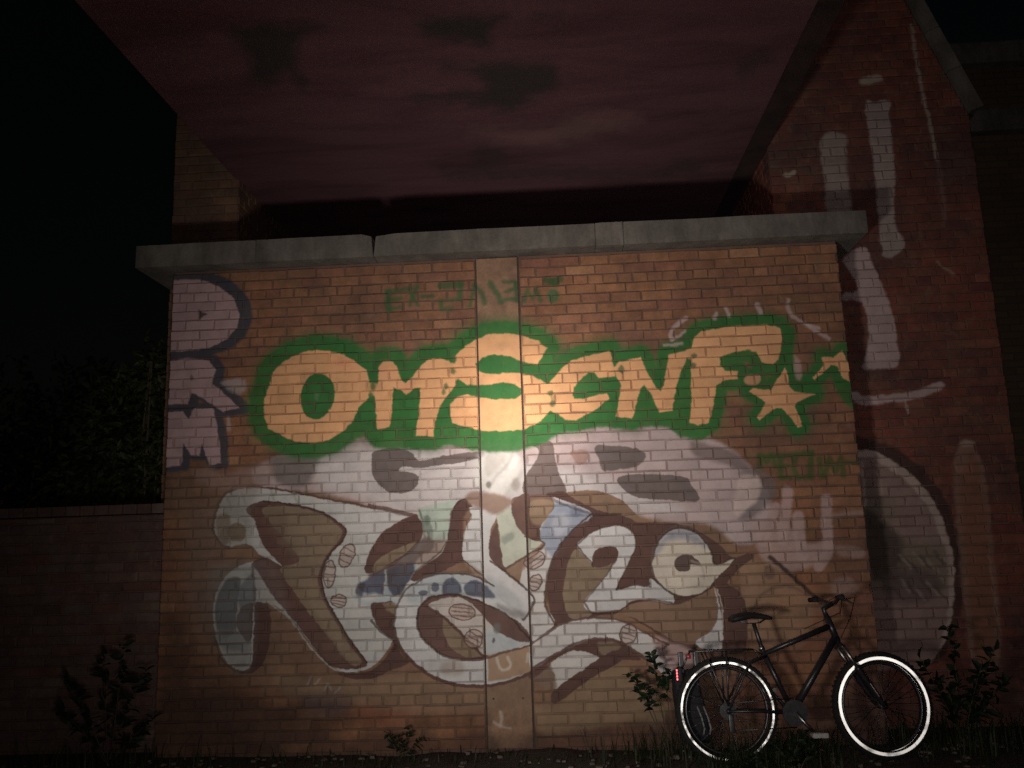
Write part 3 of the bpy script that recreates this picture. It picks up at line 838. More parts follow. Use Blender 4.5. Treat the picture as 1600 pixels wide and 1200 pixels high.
def paint_tags(c):
    # three pale letters down the left edge
    D = crop(180, 340, 2.857, [(200, 281), (275, 280), (380, 277), (470, 308), (532, 365), (554, 430), (540, 492), (500, 541), (430, 577), (350, 593), (255, 598), (200, 598)])
    Rr = crop(180, 340, 2.857, [(200, 636), (250, 634), (330, 627), (420, 638), (448, 680), (432, 742), (470, 768), (556, 850), (480, 866), (400, 812), (338, 780), (326, 832), (245, 834), (200, 834)])
    Mm = crop(180, 340, 2.857, [(200, 868), (245, 867), (300, 866), (325, 897), (358, 849), (440, 853), (466, 1000), (469, 1097), (420, 1106), (386, 1008), (376, 1062), (340, 1062), (304, 1008), (296, 1106), (238, 1112), (200, 1112)])
    c.fill([(x + 9, y - 1) for x, y in D], NAVY, .97, 2.5, True, 11)
    c.fill([(x + 7, y) for x, y in Rr], NAVY, .95, 2.5, False, 9)
    c.fill([(x + 5, y) for x, y in Mm], NAVY, .95, 2.5, False, 8)
    col = (.50, .345, .36)
    c.fill(D, col, .97, 1.5, False)
    c.fill(Rr, col, .97, 1.5, False)
    c.fill(Mm, col, .97, 1.5, False)
    c.fill([(310, 483), (324, 491), (311, 500)], (.06, .045, .05), .9, 1.5, False)
    c.blob((299, 590), 3, 5, (.16, .11, .11), .8, 2)
    c.fill([(347, 596), (378, 592), (385, 606), (372, 616), (352, 606)], (.46, .40, .40), .7, 3)
    c.line([(356, 652), (358, 672)], 5, (.48, .40, .40), .7, 2)
    c.fill([(300, 738), (330, 728), (352, 742), (410, 722), (430, 735), (400, 765), (330, 762)], (.35, .24, .22), .55, 7)

    O = cO([(610, 258), (730, 265), (860, 295), (960, 355), (1050, 430), (1075, 540), (1070, 660), (980, 745), (940, 860), (870, 930), (750, 1010), (620, 1048), (450, 1040), (330, 990), (220, 925), (180, 830),
            (175, 680), (215, 580), (245, 460), (300, 390), (420, 310), (520, 270)])
    Oh = cO([(630, 455), (700, 470), (765, 540), (780, 630), (755, 740), (690, 820), (620, 848), (540, 820), (500, 750), (490, 640), (520, 540), (570, 475)])
    Mx = cM([(175, 400), (215, 355), (290, 350), (325, 400), (365, 515), (405, 540), (450, 495), (540, 385), (600, 335), (690, 325), (760, 345), (800, 390), (830, 550), (760, 640), (700, 720), (675, 800),
             (655, 870), (635, 990), (490, 985), (510, 830), (525, 680), (525, 575), (480, 580), (410, 640), (360, 600), (300, 580), (285, 700), (285, 780), (265, 905), (160, 938), (150, 780), (135, 630), (170, 520)])
    S = cS([(165, 365), (250, 280), (360, 215), (450, 180), (600, 170), (750, 190), (870, 230), (950, 290), (900, 390), (870, 432), (730, 405), (620, 360), (500, 348), (400, 375), (345, 430), (370, 490), (440, 515),
            (600, 510), (740, 510), (830, 530), (960, 600), (1010, 640), (1000, 800), (950, 860), (880, 930), (760, 985), (640, 1000), (400, 1000), (270, 965), (150, 930), (125, 850), (130, 780), (190, 705),
            (270, 690), (370, 715), (530, 735), (680, 725), (735, 690), (735, 640), (680, 600), (580, 585), (480, 600), (370, 615), (270, 605), (200, 560), (165, 540), (175, 450)])
    Cc = cC([(60, 545), (100, 535), (180, 440), (290, 340), (450, 300), (612, 262), (640, 370), (662, 482), (520, 492), (480, 445), (430, 445), (370, 500), (310, 580), (295, 640), (310, 675), (400, 670), (480, 645),
             (592, 625), (612, 665), (520, 745), (420, 805), (330, 850), (240, 850), (170, 800), (100, 765)])
    N = [(958, 574), (968, 565), (1001, 558), (1010, 578), (1025, 606), (1032, 611), (1037, 602), (1042, 573), (1045, 554), (1060, 550), (1079, 548), (1071, 564), (1063, 584), (1056, 606), (1050, 641),
         (1030, 645), (1018, 617), (1007, 601), (1001, 606), (996, 625), (988, 654), (962, 650), (967, 625), (971, 603), (964, 590)]
    F = cF([(300, 440), (320, 340), (380, 290), (600, 250), (880, 235), (990, 258), (1012, 340), (985, 500), (940, 546), (850, 532), (810, 450), (750, 430), (560, 470), (525, 490), (525, 550), (560, 595), (662, 600),
            (666, 662), (560, 670), (500, 710), (475, 860), (440, 1000), (350, 1026), (288, 1000), (300, 850), (298, 650)])
    st1 = cT([(380, 572), (404, 640), (412, 720), (450, 758), (622, 775), (480, 840), (462, 872), (516, 1020), (480, 1042), (420, 950), (360, 890), (300, 890), (186, 982), (172, 952), (236, 840), (100, 758), (128, 734),
              (270, 750), (312, 680)])
    st2 = cT([(668, 488), (760, 490), (830, 438), (862, 500), (900, 560), (900, 690), (830, 650), (790, 560), (740, 550), (612, 672), (598, 652), (690, 550)])
    dot = [(1165, 588), (1186, 586), (1186, 600), (1167, 601)]
    # overspray, then the solid green surround
    for p, g in ((O, 25), (Mx, 22), (S, 24), (Cc, 20), (N, 19), (F, 18), (st1, 16), (st2, 14)):
        c.fill(p, (.05, .13, .045), .52, 10, False, g + 5)
    for p, g in ((O, 24), (Mx, 22), (S, 20), (Cc, 18), (N, 18), (F, 17), (st1, 13), (st2, 12), (dot, 12)):
        c.fill(p, GREEN, .97, 3.8, False, g)
    c.fill([(585, 640), (576, 690), (600, 701), (650, 700), (700, 696), (740, 704), (800, 706), (850, 692), (880, 676), (930, 668), (980, 668), (1040, 668), (1062, 682), (1100, 686), (1118, 660), (1122, 615), (1000, 600), (700, 605)], GREEN, .95, 3.5)
    c.fill([(1232, 520), (1242, 515), (1240, 560), (1262, 585), (1290, 556), (1300, 575), (1275, 606), (1250, 612), (1228, 580)], GREEN, .93, 3)
    c.fill([(1300, 572), (1326, 600), (1340, 640), (1322, 632), (1305, 605)], GREEN, .9, 4)
    c.fill([(1240, 556), (1252, 570), (1252, 590), (1244, 592)], (.45, .30, .27), .8, 3)
    for p in (O, Mx, S, Cc, N, F, st1, st2):
        c.fill(p, SALMON, 1.0, 1.4, False)
    c.fill(dot, (.66, .36, .20), .9, 2)
    for (x, y, rx, ry, cc, aa) in ((545, 566, 26, 14, (.78, .33, .19), .5), (600, 578, 16, 12, (.78, .34, .20), .5), (636, 602, 14, 8, (.80, .36, .22), .5), (668, 575, 14, 10, (.78, .42, .24), .4), (440, 620, 18, 30, (.62, .34, .17), .4),
                                   (470, 680, 30, 9, (.66, .38, .19), .4), (740, 560, 16, 12, (.66, .34, .18), .4), (790, 540, 30, 6, (.62, .33, .19), .4), (905, 575, 16, 10, (.66, .37, .19), .35), (1120, 535, 30, 14, (.62, .34, .19), .4),
                                   (1195, 530, 20, 20, (.60, .31, .18), .4), (1095, 640, 10, 20, (.80, .46, .25), .4), (1220, 630, 26, 12, (.68, .34, .19), .4)):
        sl = c.sub(np.array([(x - rx, y - ry), (x + rx, y + ry)], float), 12)
        if sl is not None:
            d = np.sqrt(((c.X[sl] - x) / rx) ** 2 + ((c.Y[sl] - y) / ry) ** 2)
            isalm = (c.rgb[sl][..., 0] > .5) & (c.rgb[sl][..., 2] < .34)
            c.put(sl, np.clip(1.25 - d, 0, 1) * aa * isalm, cc)
    c.fill([(699, 570), (718, 570), (716, 592), (702, 594)], SALMON, 1, 2)
    c.fill([(573, 600), (590, 600), (588, 617), (575, 616)], SALMON, .75, 2)
    c.fill([(1070, 548), (1088, 545), (1086, 560), (1074, 560)], SALMON, .9, 2)
    c.fill(Oh, GREEN, 1, 1.4)
    c.blob((495, 620), 3, 6, (.10, .20, .10), .7, 2)
    for (x, y, rx, ry) in ((708, 580, 4, 4.5), (709, 560, 4, 7), (697, 603, 3.5, 5), (693, 612, 3, 5), (583, 603, 3.5, 6), (579, 617, 3.5, 5), (860, 614, 4.5, 4.5), (864, 631, 5, 5), (971, 577, 5, 6), (1085, 556, 5, 4), (1083, 571, 5, 4)):
        c.blob((x, y), rx, ry, (.07, .14, .05), .85, 2)
    c.line([(861, 614), (863, 631)], 3, (.09, .15, .05), .7, 2)
    # thin pale scribbles round the end letter
    P2 = (.52, .40, .38)
    for p, w in (([(1072, 497), (1058, 507), (1048, 520), (1050, 530)], 6), ([(1052, 530), (1062, 524), (1070, 517)], 5), ([(1117, 497), (1119, 490)], 6), ([(1140, 494), (1137, 488), (1134, 481)], 5), ([(1189, 488), (1186, 481), (1183, 476)], 7),
                 ([(1232, 468), (1231, 480), (1238, 493), (1256, 505), (1276, 518), (1296, 529)], 5.5), ([(1262, 508), (1280, 513)], 5), ([(1038, 540), (1058, 538), (1066, 536)], 4)):
        c.line(p, w, P2, .75, 2.2)
    # green tag above
    G2 = (.030, .105, .040)
    for p, w in (([(603, 456), (622, 454), (642, 451)], 5), ([(607, 456), (606, 470), (608, 484)], 8), ([(606, 470), (626, 466)], 5), ([(608, 484), (626, 480)], 4), ([(640, 476), (652, 448)], 5), ([(640, 456), (653, 477)], 4), ([(660, 463), (676, 462)], 5),
                 ([(688, 447), (704, 446), (720, 443)], 8), ([(720, 445), (718, 466)], 7), ([(716, 466), (692, 470)], 4), ([(688, 470), (690, 482), (706, 483)], 6), ([(734, 478), (742, 446)], 5), ([(742, 446), (752, 458), (758, 473)], 6),
                 ([(766, 443), (775, 456), (783, 471)], 7), ([(787, 441), (804, 441), (806, 452), (790, 456)], 4), ([(806, 444), (809, 470)], 5), ([(790, 468), (806, 468)], 4), ([(819, 471), (824, 452), (833, 466), (838, 450), (845, 470)], 5),
                 ([(853, 438), (866, 440), (876, 436)], 8)):
        c.line(p, w * 1.35, G2, .78, 3, False)
    c.blob((864, 462), 10, 11, (.02, .125, .055), .85, 4)
    c.blob((865, 443), 8, 5, G2, .7, 4)
    # smaller green tag low right
    for p, w in (([(1188, 728), (1187, 712), (1198, 722), (1206, 710), (1211, 728)], 7), ([(1188, 713), (1225, 712), (1265, 708)], 7), ([(1219, 714), (1220, 745)], 8), ([(1220, 728), (1232, 728)], 5), ([(1222, 746), (1236, 747)], 6),
                 ([(1243, 716), (1240, 734), (1247, 747), (1262, 745)], 7), ([(1268, 708), (1266, 728), (1268, 746)], 9), ([(1280, 716), (1285, 744)], 8), ([(1290, 742), (1296, 716), (1306, 736), (1314, 716), (1318, 742)], 8),
                 ([(1322, 722), (1348, 724)], 6)):
        c.line(p, w * 1.2, (.040, .095, .025), .78, 3.2, False)
    # dark diagonal, curve and patch by the bicycle and faint marks low on the wall
    c.line([(1203, 870), (1226, 890), (1250, 912), (1286, 944)], 6, (.030, .024, .022), .92, 2.2)
    c.line([(1176, 952), (1190, 930), (1212, 918), (1236, 917), (1262, 930)], 4, (.10, .07, .055), .6, 3)
    c.fill([(1196, 884), (1210, 890), (1208, 904), (1196, 902)], (.13, .085, .075), .7, 3)
    c.line(cK([(110, 560), (120, 620), (110, 680)]), 4, (.55, .45, .40), .7, 2)
    c.line(cK([(60, 640), (110, 670), (190, 690)]), 4, (.55, .45, .40), .6, 2)
    for p in ([(480, 1070), (486, 1058)], [(492, 1070), (500, 1060)], [(508, 1078), (512, 1068), (518, 1078)], [(524, 1084), (530, 1074)]):
        c.line(p, 2.5, (.42, .38, .38), .6, 1.5, False)
    c.fill([(475, 1085), (520, 1078), (545, 1090), (540, 1112), (500, 1118), (475, 1105)], (.085, .07, .085), .5, 8)


def stain_foot(c):
    # splashed earth and old damp marks on the lowest courses
    d = (.048, .032, .030)
    for p, a, sf in (([(250, 1090), (330, 1080), (420, 1095), (520, 1088), (560, 1120), (520, 1150), (560, 1190), (250, 1190)], .62, 16),
                     ([(560, 1150), (640, 1138), (700, 1150), (765, 1142), (765, 1190), (560, 1190)], .6, 9),
                     ([(640, 1124), (700, 1118), (762, 1116), (762, 1136), (700, 1138), (650, 1140)], .42, 6),
                     ([(832, 1140), (900, 1128), (960, 1132), (1030, 1105), (1090, 1120), (1100, 1190), (832, 1190)], .6, 12),
                     ([(1080, 1080), (1180, 1100), (1300, 1090), (1372, 1110), (1375, 1190), (1080, 1190)], .55, 16),
                     ([(770, 1152), (830, 1150), (832, 1180), (770, 1180)], .35, 8),
                     ([(255, 960), (300, 990), (290, 1080), (255, 1090)], .55, 16),
                     ([(430, 1110), (470, 1098), (480, 1130), (445, 1140)], .3, 8)):
        c.fill(p, d, a, sf)
    c.fill([(560, 1100), (620, 1088), (640, 1120), (600, 1140), (565, 1130)], (.23, .075, .045), .4, 9)
    c.fill([(1060, 1085), (1110, 1090), (1115, 1125), (1070, 1120)], (.26, .11, .065), .4, 8)


stain_foot(front)
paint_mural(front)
paint_tags(front)
IMG_FRONT = front.image("wall_paint")

# ------------------------------------------------------------------ paint on the right-hand pier
PIER_Y = 0.45
pier_cv = Canvas((4.65, PIER_Y, 0), (1.95, 0, 0), (0, 0, 6.6), .0055, 51, 1.8)


def paint_pier(c):
    W = (.50, .375, .365)
    c.fill([(1284, 214), (1320, 210), (1322, 250), (1330, 320), (1332, 345), (1296, 345), (1288, 280)], (.36, .29, .26), .9, 3.5)
    c.fill([(1346, 122), (1374, 118), (1376, 128), (1346, 131)], (.45, .37, .30), .9, 2.5)
    c.fill([(1353, 158), (1370, 160), (1388, 156), (1392, 195), (1398, 260), (1396, 320), (1402, 360), (1414, 380), (1402, 396), (1380, 398), (1372, 330), (1364, 250), (1355, 190)], (.43, .345, .32), .92, 2.5)
    c.fill([(1318, 402), (1352, 386), (1362, 410), (1376, 440), (1392, 480), (1400, 520), (1405, 560), (1398, 575), (1350, 576), (1352, 562), (1358, 520), (1350, 480), (1342, 470), (1317, 468), (1318, 458), (1340, 454), (1330, 425)], W, .95, 2.5)
    c.line([(1334, 616), (1345, 626), (1380, 624), (1420, 620), (1445, 612), (1468, 602)], 13, W, .95, 2.5)
    c.line([(1415, 625), (1418, 645)], 4, W, .6, 2)
    c.line([(1424, 40), (1432, 90), (1443, 150), (1455, 205), (1464, 250)], 5.5, (.42, .32, .27), .85, 2.5)
    c.line([(1464, 250), (1472, 300), (1476, 345)], 6, (.30, .17, .16), .5, 4)
    c.line([(1475, 85), (1488, 118), (1502, 145), (1518, 172)], 12, (.27, .19, .13), .8, 5)
    c.line([(1465, 410), (1490, 428)], 4, (.33, .26, .2), .6, 2)
    c.line([(1228, 274), (1240, 270)], 7, (.42, .36, .30), .9, 2)
    # big throw-up letter with dark surround and a light inner rim
    L = [(1280, 700), (1345, 703), (1375, 708), (1410, 730), (1440, 757), (1462, 790), (1478, 830), (1488, 862), (1492, 900), (1490, 945), (1478, 1000), (1462, 1025), (1440, 1040), (1400, 1035), (1280, 1030)]
    c.fill([(x + 7, y - 7) for x, y in L], (.050, .030, .028), .92, 3, True, 8)
    c.fill(L, (.50, .385, .34), .95, 2)
    c.fill([(x - 9, y + 10) for x, y in L], (.285, .195, .175), .95, 3)
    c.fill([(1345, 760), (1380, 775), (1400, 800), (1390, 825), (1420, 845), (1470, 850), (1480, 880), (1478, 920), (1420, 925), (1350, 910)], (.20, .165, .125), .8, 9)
    c.fill([(1350, 800), (1380, 815), (1410, 850), (1400, 890), (1360, 900)], (.050, .045, .040), .85, 8)  # foliage shadows painted across the letter, dark patches and leaf strokes
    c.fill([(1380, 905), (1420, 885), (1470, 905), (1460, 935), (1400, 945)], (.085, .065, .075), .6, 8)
    c.line([(1347, 722), (1350, 760), (1352, 790)], 4, (.46, .36, .32), .75, 2)
    c.line([(1370, 740), (1374, 755), (1376, 770)], 8, (.44, .32, .29), .7, 3)
    for i in range(16):
        x = 1395 + (i % 8) * 11
        y = 862 + (i // 8) * 42 + (i % 3) * 6
        c.line([(x, y), (x + 9, y + 11), (x + 16, y + 20)], 4, (.33, .28, .235) if i % 2 else (.06, .05, .045), .6, 2.5)
    # second, fainter letter
    q = [(1492, 770), (1490, 720), (1500, 695), (1515, 690), (1530, 712), (1540, 745), (1552, 850), (1562, 960), (1560, 1040), (1520, 1045), (1505, 930), (1496, 840)]
    c.fill(q, (.34, .20, .155), .6, 4)
    c.fill([(1502, 790), (1506, 730), (1522, 712), (1538, 790), (1550, 900), (1552, 1030), (1528, 1032), (1512, 900)], (.24, .105, .065), .8, 5)
    c.blob((1511, 694), 12, 5, (.44, .33, .29), .7, 4)
    c.line([(1545, 860), (1552, 920), (1560, 980)], 3.5, (.40, .26, .19), .6, 2)


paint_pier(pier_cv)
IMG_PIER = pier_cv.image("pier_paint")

# ------------------------------------------------------------------ damp stains on the bridge soffit
SOFFIT_Z = 4.50
DECK_X0, DECK_X1 = 0.30, 4.765
soff_cv = Canvas((DECK_X0, -2.6, SOFFIT_Z), (DECK_X1 - DECK_X0, 0, 0), (0, 5.0, 0), .008, 71, 5.0)


def paint_soffit(c):
    dk = (.035, .034, .032)
    c.fill([(355, 45), (400, 38), (470, 38), (505, 42), (470, 60), (462, 98), (480, 128), (470, 138), (450, 110), (430, 128), (398, 130), (388, 90), (370, 65)], dk, .85, 14)
    c.fill([(650, 38), (700, 28), (780, 24), (790, 30), (765, 45), (768, 72), (745, 68), (700, 60), (665, 52)], dk, .85, 12)
    c.fill([(690, 105), (740, 103), (800, 97), (850, 98), (872, 112), (866, 140), (840, 150), (800, 170), (760, 168), (720, 158), (655, 155), (652, 148), (710, 148), (760, 140), (740, 118)], dk, .82, 14)
    c.fill([(830, 22), (880, 20), (870, 30), (835, 30)], dk, .5, 10)
    c.fill([(1160, 92), (1195, 78), (1202, 92), (1170, 112), (1155, 118)], dk, .6, 16)
    c.fill([(870, 195), (910, 190), (905, 220), (880, 222)], dk, .4, 20)
    c.fill([(690, 268), (740, 262), (800, 266), (900, 262), (1000, 268), (1060, 250), (1100, 262), (1050, 275), (850, 276), (720, 278)], dk, .55, 14)
    c.fill([(740, 235), (780, 228), (785, 255), (755, 262)], dk, .5, 20)
    c.fill([(150, 0), (330, 10), (420, 20), (350, 30), (200, 24)], (.10, .03, .032), .5, 24)
    c.fill([(740, 205), (840, 205), (920, 180), (1000, 185), (900, 215), (820, 222)], (.36, .21, .17), .35, 20)


paint_soffit(soff_cv)
IMG_SOFF = soff_cv.image("soffit_stain")
# ------------------------------------------------------------------ masonry builder
CO = 0.075
Z_OFF = 0.005


def brick_verts(l, h, d, ch, rng, jit):
    """one brick, face at local -y = 0 .. depth d; chamfered face edges, uneven corners"""
    j = lambda s: (rng.random() - .5) * 2 * s
    x, z = l / 2, h / 2
    out = []
    for sx, sz in ((-1, -1), (1, -1), (1, 1), (-1, 1)):
        out.append((sx * x + j(jit), d, sz * z + j(jit * .6)))
    for sx, sz in ((-1, -1), (1, -1), (1, 1), (-1, 1)):
        out.append((sx * x + j(jit), ch * 1.1, sz * z + j(jit * .8)))
    for sx, sz in ((-1, -1), (1, -1), (1, 1), (-1, 1)):
        out.append((sx * (x - ch) + j(jit), j(jit * .5), sz * (z - ch) + j(jit * .8)))
    return out


BR_F = [(8, 9, 10, 11)] + [(4 + i, 4 + (i + 1) % 4, 8 + (i + 1) % 4, 8 + i) for i in range(4)] \
    + [(i, (i + 1) % 4, 4 + (i + 1) % 4, 4 + i) for i in range(4)]
rng_b = random.Random(5)


def proto_meshes(tagname, l, h, d, n, mat):
    ms = []
    for i in range(n):
        me = bpy.data.meshes.new("brick")
        me.from_pydata(brick_verts(l, h, d, .006, rng_b, .0032), [], BR_F)
        me.materials.append(mat)
        me.update()
        ms.append(me)
    return ms


def course_runs(length, k, gaps=()):
    """(start, end) of every brick of course k along a wall of given length"""
    head = (k % 5 == 4)
    unit = .1125 if head else .225
    off = 0.0
    if head:
        off = .056
    elif k % 2:
        off = .1125
    x = -off
    out = []
    while x < length - .02:
        a, b = max(x, 0.0), min(x + unit + rng_b.uniform(-.004, .004), length)
        out.append((a, b))
        x += unit
    res = []
    for a, b in out:
        pcs = [(a, b)]
        for g0, g1 in gaps:
            nx = []
            for p, q in pcs:
                if q <= g0 or p >= g1:
                    nx.append((p, q))
                else:
                    if p < g0:
                        nx.append((p, g0))
                    if q > g1:
                        nx.append((g1, q))
            pcs = nx
        res += [(p, q) for p, q in pcs if q - p > .035]
    return res


JT = .0075


def lay(root, mat, x0, x1, y, z0, z1, gaps=(), n_single=300, visible=None, limit=None):
    """the front face (looking towards -y): the bricks that show largest are objects, the rest one joined part"""
    protos = proto_meshes("b", .2165, CO - JT, .095, 7, mat)
    items = []
    k0 = int(math.floor((z0 - Z_OFF) / CO + .5))
    k = k0
    while True:
        za = k * CO + Z_OFF
        zb = za + CO
        if za > z1 - .02:
            break
        for a, b in course_runs(x1 - x0, k, [(g0 - x0, g1 - x0) for g0, g1 in gaps]):
            if zb > z1 or za < z0 - .05:
                zt, zl = min(zb, z1), max(za, z0 - .05)
            else:
                zt, zl = zb, za
            if zt - zl < .03:
                continue
            xa, xb = x0 + a, x0 + b
            if limit is not None:
                xb = min(xb, limit(zt))
                if xb - xa < .04:
                    continue
            items.append((xa, xb, zl, zt))
        k += 1
    L = []
    for it in items:
        c = np.array([[it[0], y, it[2]], [it[1], y, it[2]], [it[1], y, it[3]], [it[0], y, it[3]]])
        X, Y = project(c)
        ar = .5 * abs(sum(X[i] * Y[(i + 1) % 4] - X[(i + 1) % 4] * Y[i] for i in range(4)))
        ok = (X.mean() > 0) and (X.mean() < 1600) and (Y.mean() > 0) and (Y.mean() < 1200)
        if visible is not None and ok:
            ok = visible(X.mean(), Y.mean())
        L.append(ar if ok else -1)
    order = sorted(range(len(items)), key=lambda i: -L[i])
    single = set(i for i in order[:n_single] if L[i] > 0)
    rest = MB()
    lo = root.location
    for i, (a, b, za, zb) in enumerate(items):
        w = b - a - JT
        h = zb - za - JT
        yy = y + rng_b.uniform(-.005, .005)
        zc = (za + zb) / 2 + rng_b.uniform(-.0026, .0026)
        if i in single:
            o = bpy.data.objects.new("brick", rng_b.choice(protos))
            o.location = ((a + b) / 2 - lo.x, yy - lo.y, zc - lo.z)
            o.scale = (w / .2165, 1, h / (CO - JT))
            o.rotation_euler = (rng_b.uniform(-.035, .035), rng_b.uniform(-.009, .009), rng_b.uniform(-.016, .016))
            COL.objects.link(o)
            o.parent = root
        else:
            vs = brick_verts(w, h, .095, .006, rng_b, .0032)
            rest.add([(v[0] + (a + b) / 2, v[1] + yy, v[2] + zc) for v in vs], BR_F)
    if rest.v:
        o = rest.build("brickwork", mat, root)
        o["kind"] = "stuff"
    return len(items)


def lay_side(root, mat, x, y0, y1, z0, z1, sx):
    """a return face looking towards sx*x"""
    mb = MB()
    k = int(round((z0 - Z_OFF) / CO))
    while k * CO + Z_OFF < z1 - .03:
        za = k * CO + Z_OFF
        for a, b in course_runs(y1 - y0, k):
            if b - a < .05:
                continue
            vs = brick_verts(b - a - JT, CO - JT, .09, .005, rng_b, .002)
            j = rng_b.uniform(-.003, .003)
            # local x -> world y (mirrored so that the face looks outward), local y -> -sx * x
            mb.add([(x - sx * v[1] + j, y0 + (a + b) / 2 + sx * v[0], za + CO / 2 + v[2]) for v in vs], BR_F)
        k += 1
    if mb.v:
        o = mb.build("side_brickwork", mat, root)
        o["kind"] = "stuff"


# ------------------------------------------------------------------ ground
def make_ground():
    bm = bmesh.new()
    n = 70
    for j in range(n + 1):
        for i in range(n + 1):
            u, v = i / n * 2 - 1, j / n * 2 - 1
            x = 2.5 + math.copysign(abs(u) ** 2.2, u) * 60
            y = -1.0 + math.copysign(abs(v) ** 2.2, v) * 60
            z = 0.0
            if -7 < x < 12 and -6 < y < 0.0:
                z = .022 * math.sin(x * 3.1 + 1.3 * y) * math.cos(y * 4.3) + .018 * math.sin(x * 7.7 + y * 5.1)
            bm.verts.new((x, y, z - .012))
    bm.verts.ensure_lookup_table()
    for j in range(n):
        for i in range(n):
            a = j * (n + 1) + i
            bm.faces.new([bm.verts[a], bm.verts[a + 1], bm.verts[a + n + 2], bm.verts[a + n + 1]])
    me = bpy.data.meshes.new("ground")
    bm.to_mesh(me)
    bm.free()
    me.shade_smooth()
    m, nt, nd, ln = new_mat("earth")
    tc = nd.new("ShaderNodeTexCoord")
    v = tc.outputs["Object"]
    a = noise(nd, ln, v, 2.2, 6, .65)
    b = noise(nd, ln, v, 35, 5, .7)
    r = ramp(nd, [(.3, (.050, .036, .030)), (.5, (.075, .055, .045)), (.7, (.055, .058, .032))])
    ln.new(a, r.inputs[0])
    col = mix(nd, ln, .6, r.outputs[0], mix(nd, ln, b, (.4, .4, .4), (1.5, 1.5, 1.5)), 'MULTIPLY')
    me.materials.append(finish(m, nt, nd, ln, col, .95, b, .8, .02))
    o = bpy.data.objects.new("ground", me)
    COL.objects.link(o)
    o["kind"] = "structure"


make_ground()

# ------------------------------------------------------------------ front wall with coping
wall = thing("brick_wall", (WALL_W / 2, .2, 0), "orange brick abutment wall painted with green-outlined OMSCNF and a silver mural", "wall")
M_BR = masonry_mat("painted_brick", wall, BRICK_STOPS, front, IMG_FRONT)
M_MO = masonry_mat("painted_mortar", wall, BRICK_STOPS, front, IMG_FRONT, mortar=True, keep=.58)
lay(wall, M_BR, 0, WALL_W, 0.0, 0.0, COPE_Z - .008, gaps=[(STRIP_X0 - .012, STRIP_X1 + .012)])
lay_side(wall, M_BR, 0.0, .012, .45, 0, COPE_Z - .01, -1)
lay_side(wall, M_BR, WALL_W, .012, .45, 0, COPE_Z - .01, 1)
core = MB().box((.009, .009, -.1), (WALL_W - .009, .449, COPE_Z - .002))
core.box((DECK_X0 + .04, .4495, -.1), (DECK_X1 - .03, 2.6, COPE_Z + .15))
core.build("mortar_bed", M_MO, wall)


def stone_mat():
    m, nt, nd, ln = new_mat("coping_stone")
    tc = nd.new("ShaderNodeTexCoord")
    v = tc.outputs["Object"]
    oi = nd.new("ShaderNodeObjectInfo")
    a = noise(nd, ln, v, 3.0, 6, .7, .5)
    mp = nd.new("ShaderNodeMapping")
    mp.inputs["Scale"].default_value = (2.2, 2.2, .6)
    ln.new(v, mp.inputs[0])
    st = noise(nd, ln, mp.outputs[0], 2.2, 5, .7)
    b = noise(nd, ln, v, 45, 4, .7)
    r = ramp(nd, [(.3, (.14, .120, .105)), (.55, (.215, .19, .165)), (.75, (.26, .235, .205))])
    ln.new(a, r.inputs[0])
    r2 = ramp(nd, [(.40, .62), (.6, 1.0)])
    ln.new(st, r2.inputs[0])
    col = mix(nd, ln, .85, r.outputs[0], r2.outputs[0], 'MULTIPLY')
    tn = ramp(nd, [(0, .75), (1, 1.12)])
    ln.new(oi.outputs["Random"], tn.inputs[0])
    col = mix(nd, ln, 1, col, tn.outputs[0], 'MULTIPLY')
    col = mix(nd, ln, .5, col, mix(nd, ln, b, (.5, .5, .5), (1.3, 1.3, 1.3)), 'MULTIPLY')
    return finish(m, nt, nd, ln, col, .92, b, .6, .008)


M_STONE = stone_mat()


def coping(parent, xs, y0, y1, z0, z1):
    for i in range(len(xs) - 1):
        a, b = xs[i], xs[i + 1]
        bm = bmesh.new()
        bmesh.ops.create_cube(bm, size=1.0)
        bmesh.ops.subdivide_edges(bm, edges=[e for e in bm.edges if abs((e.verts[0].co - e.verts[1].co).x) > .5], cuts=9)
        dz = rng_b.uniform(-.002, .002)
        for v in bm.verts:
            s = v.co.x
            v.co.x = a + .001 + (v.co.x + .5) * (b - a - .002)
            top = v.co.z > 0
            frontv = v.co.y < 0
            v.co.y = y0 if frontv else y1
            v.co.z = (z1 + dz - (.0 if not frontv else .012)) if top else z0 + .002
            w = .003 * math.sin(v.co.x * 5 + i) + rng_b.uniform(-.0025, .0025)
            if frontv:
                v.co.y += w
            if top:
                v.co.z += w * .8
            # chipped arrises beside the joints
            if abs(s) > .49 and frontv and top and i in (1, 2) and abs(v.co.x - 1.6) < .05:
                v.co.z -= .012
                v.co.y += .012
                v.co.x -= math.copysign(.016, s)
        bmesh.ops.bevel(bm, geom=[e for e in bm.edges if abs((e.verts[0].co - e.verts[1].co).y) > .1 or abs((e.verts[0].co - e.verts[1].co).z) > .1], offset=.004, segments=1, affect='EDGES')
        mb = MB()
        bm.verts.index_update()
        mb.add([v.co for v in bm.verts], [[v.index for v in f.verts] for f in bm.faces])
        bm.free()
        mb.build("coping_stone", M_STONE, parent)


coping(wall, [-.235, .70, 1.60, 3.27, 3.48, 5.262], -.14, .447, COPE_Z, COPE_Z + .19)

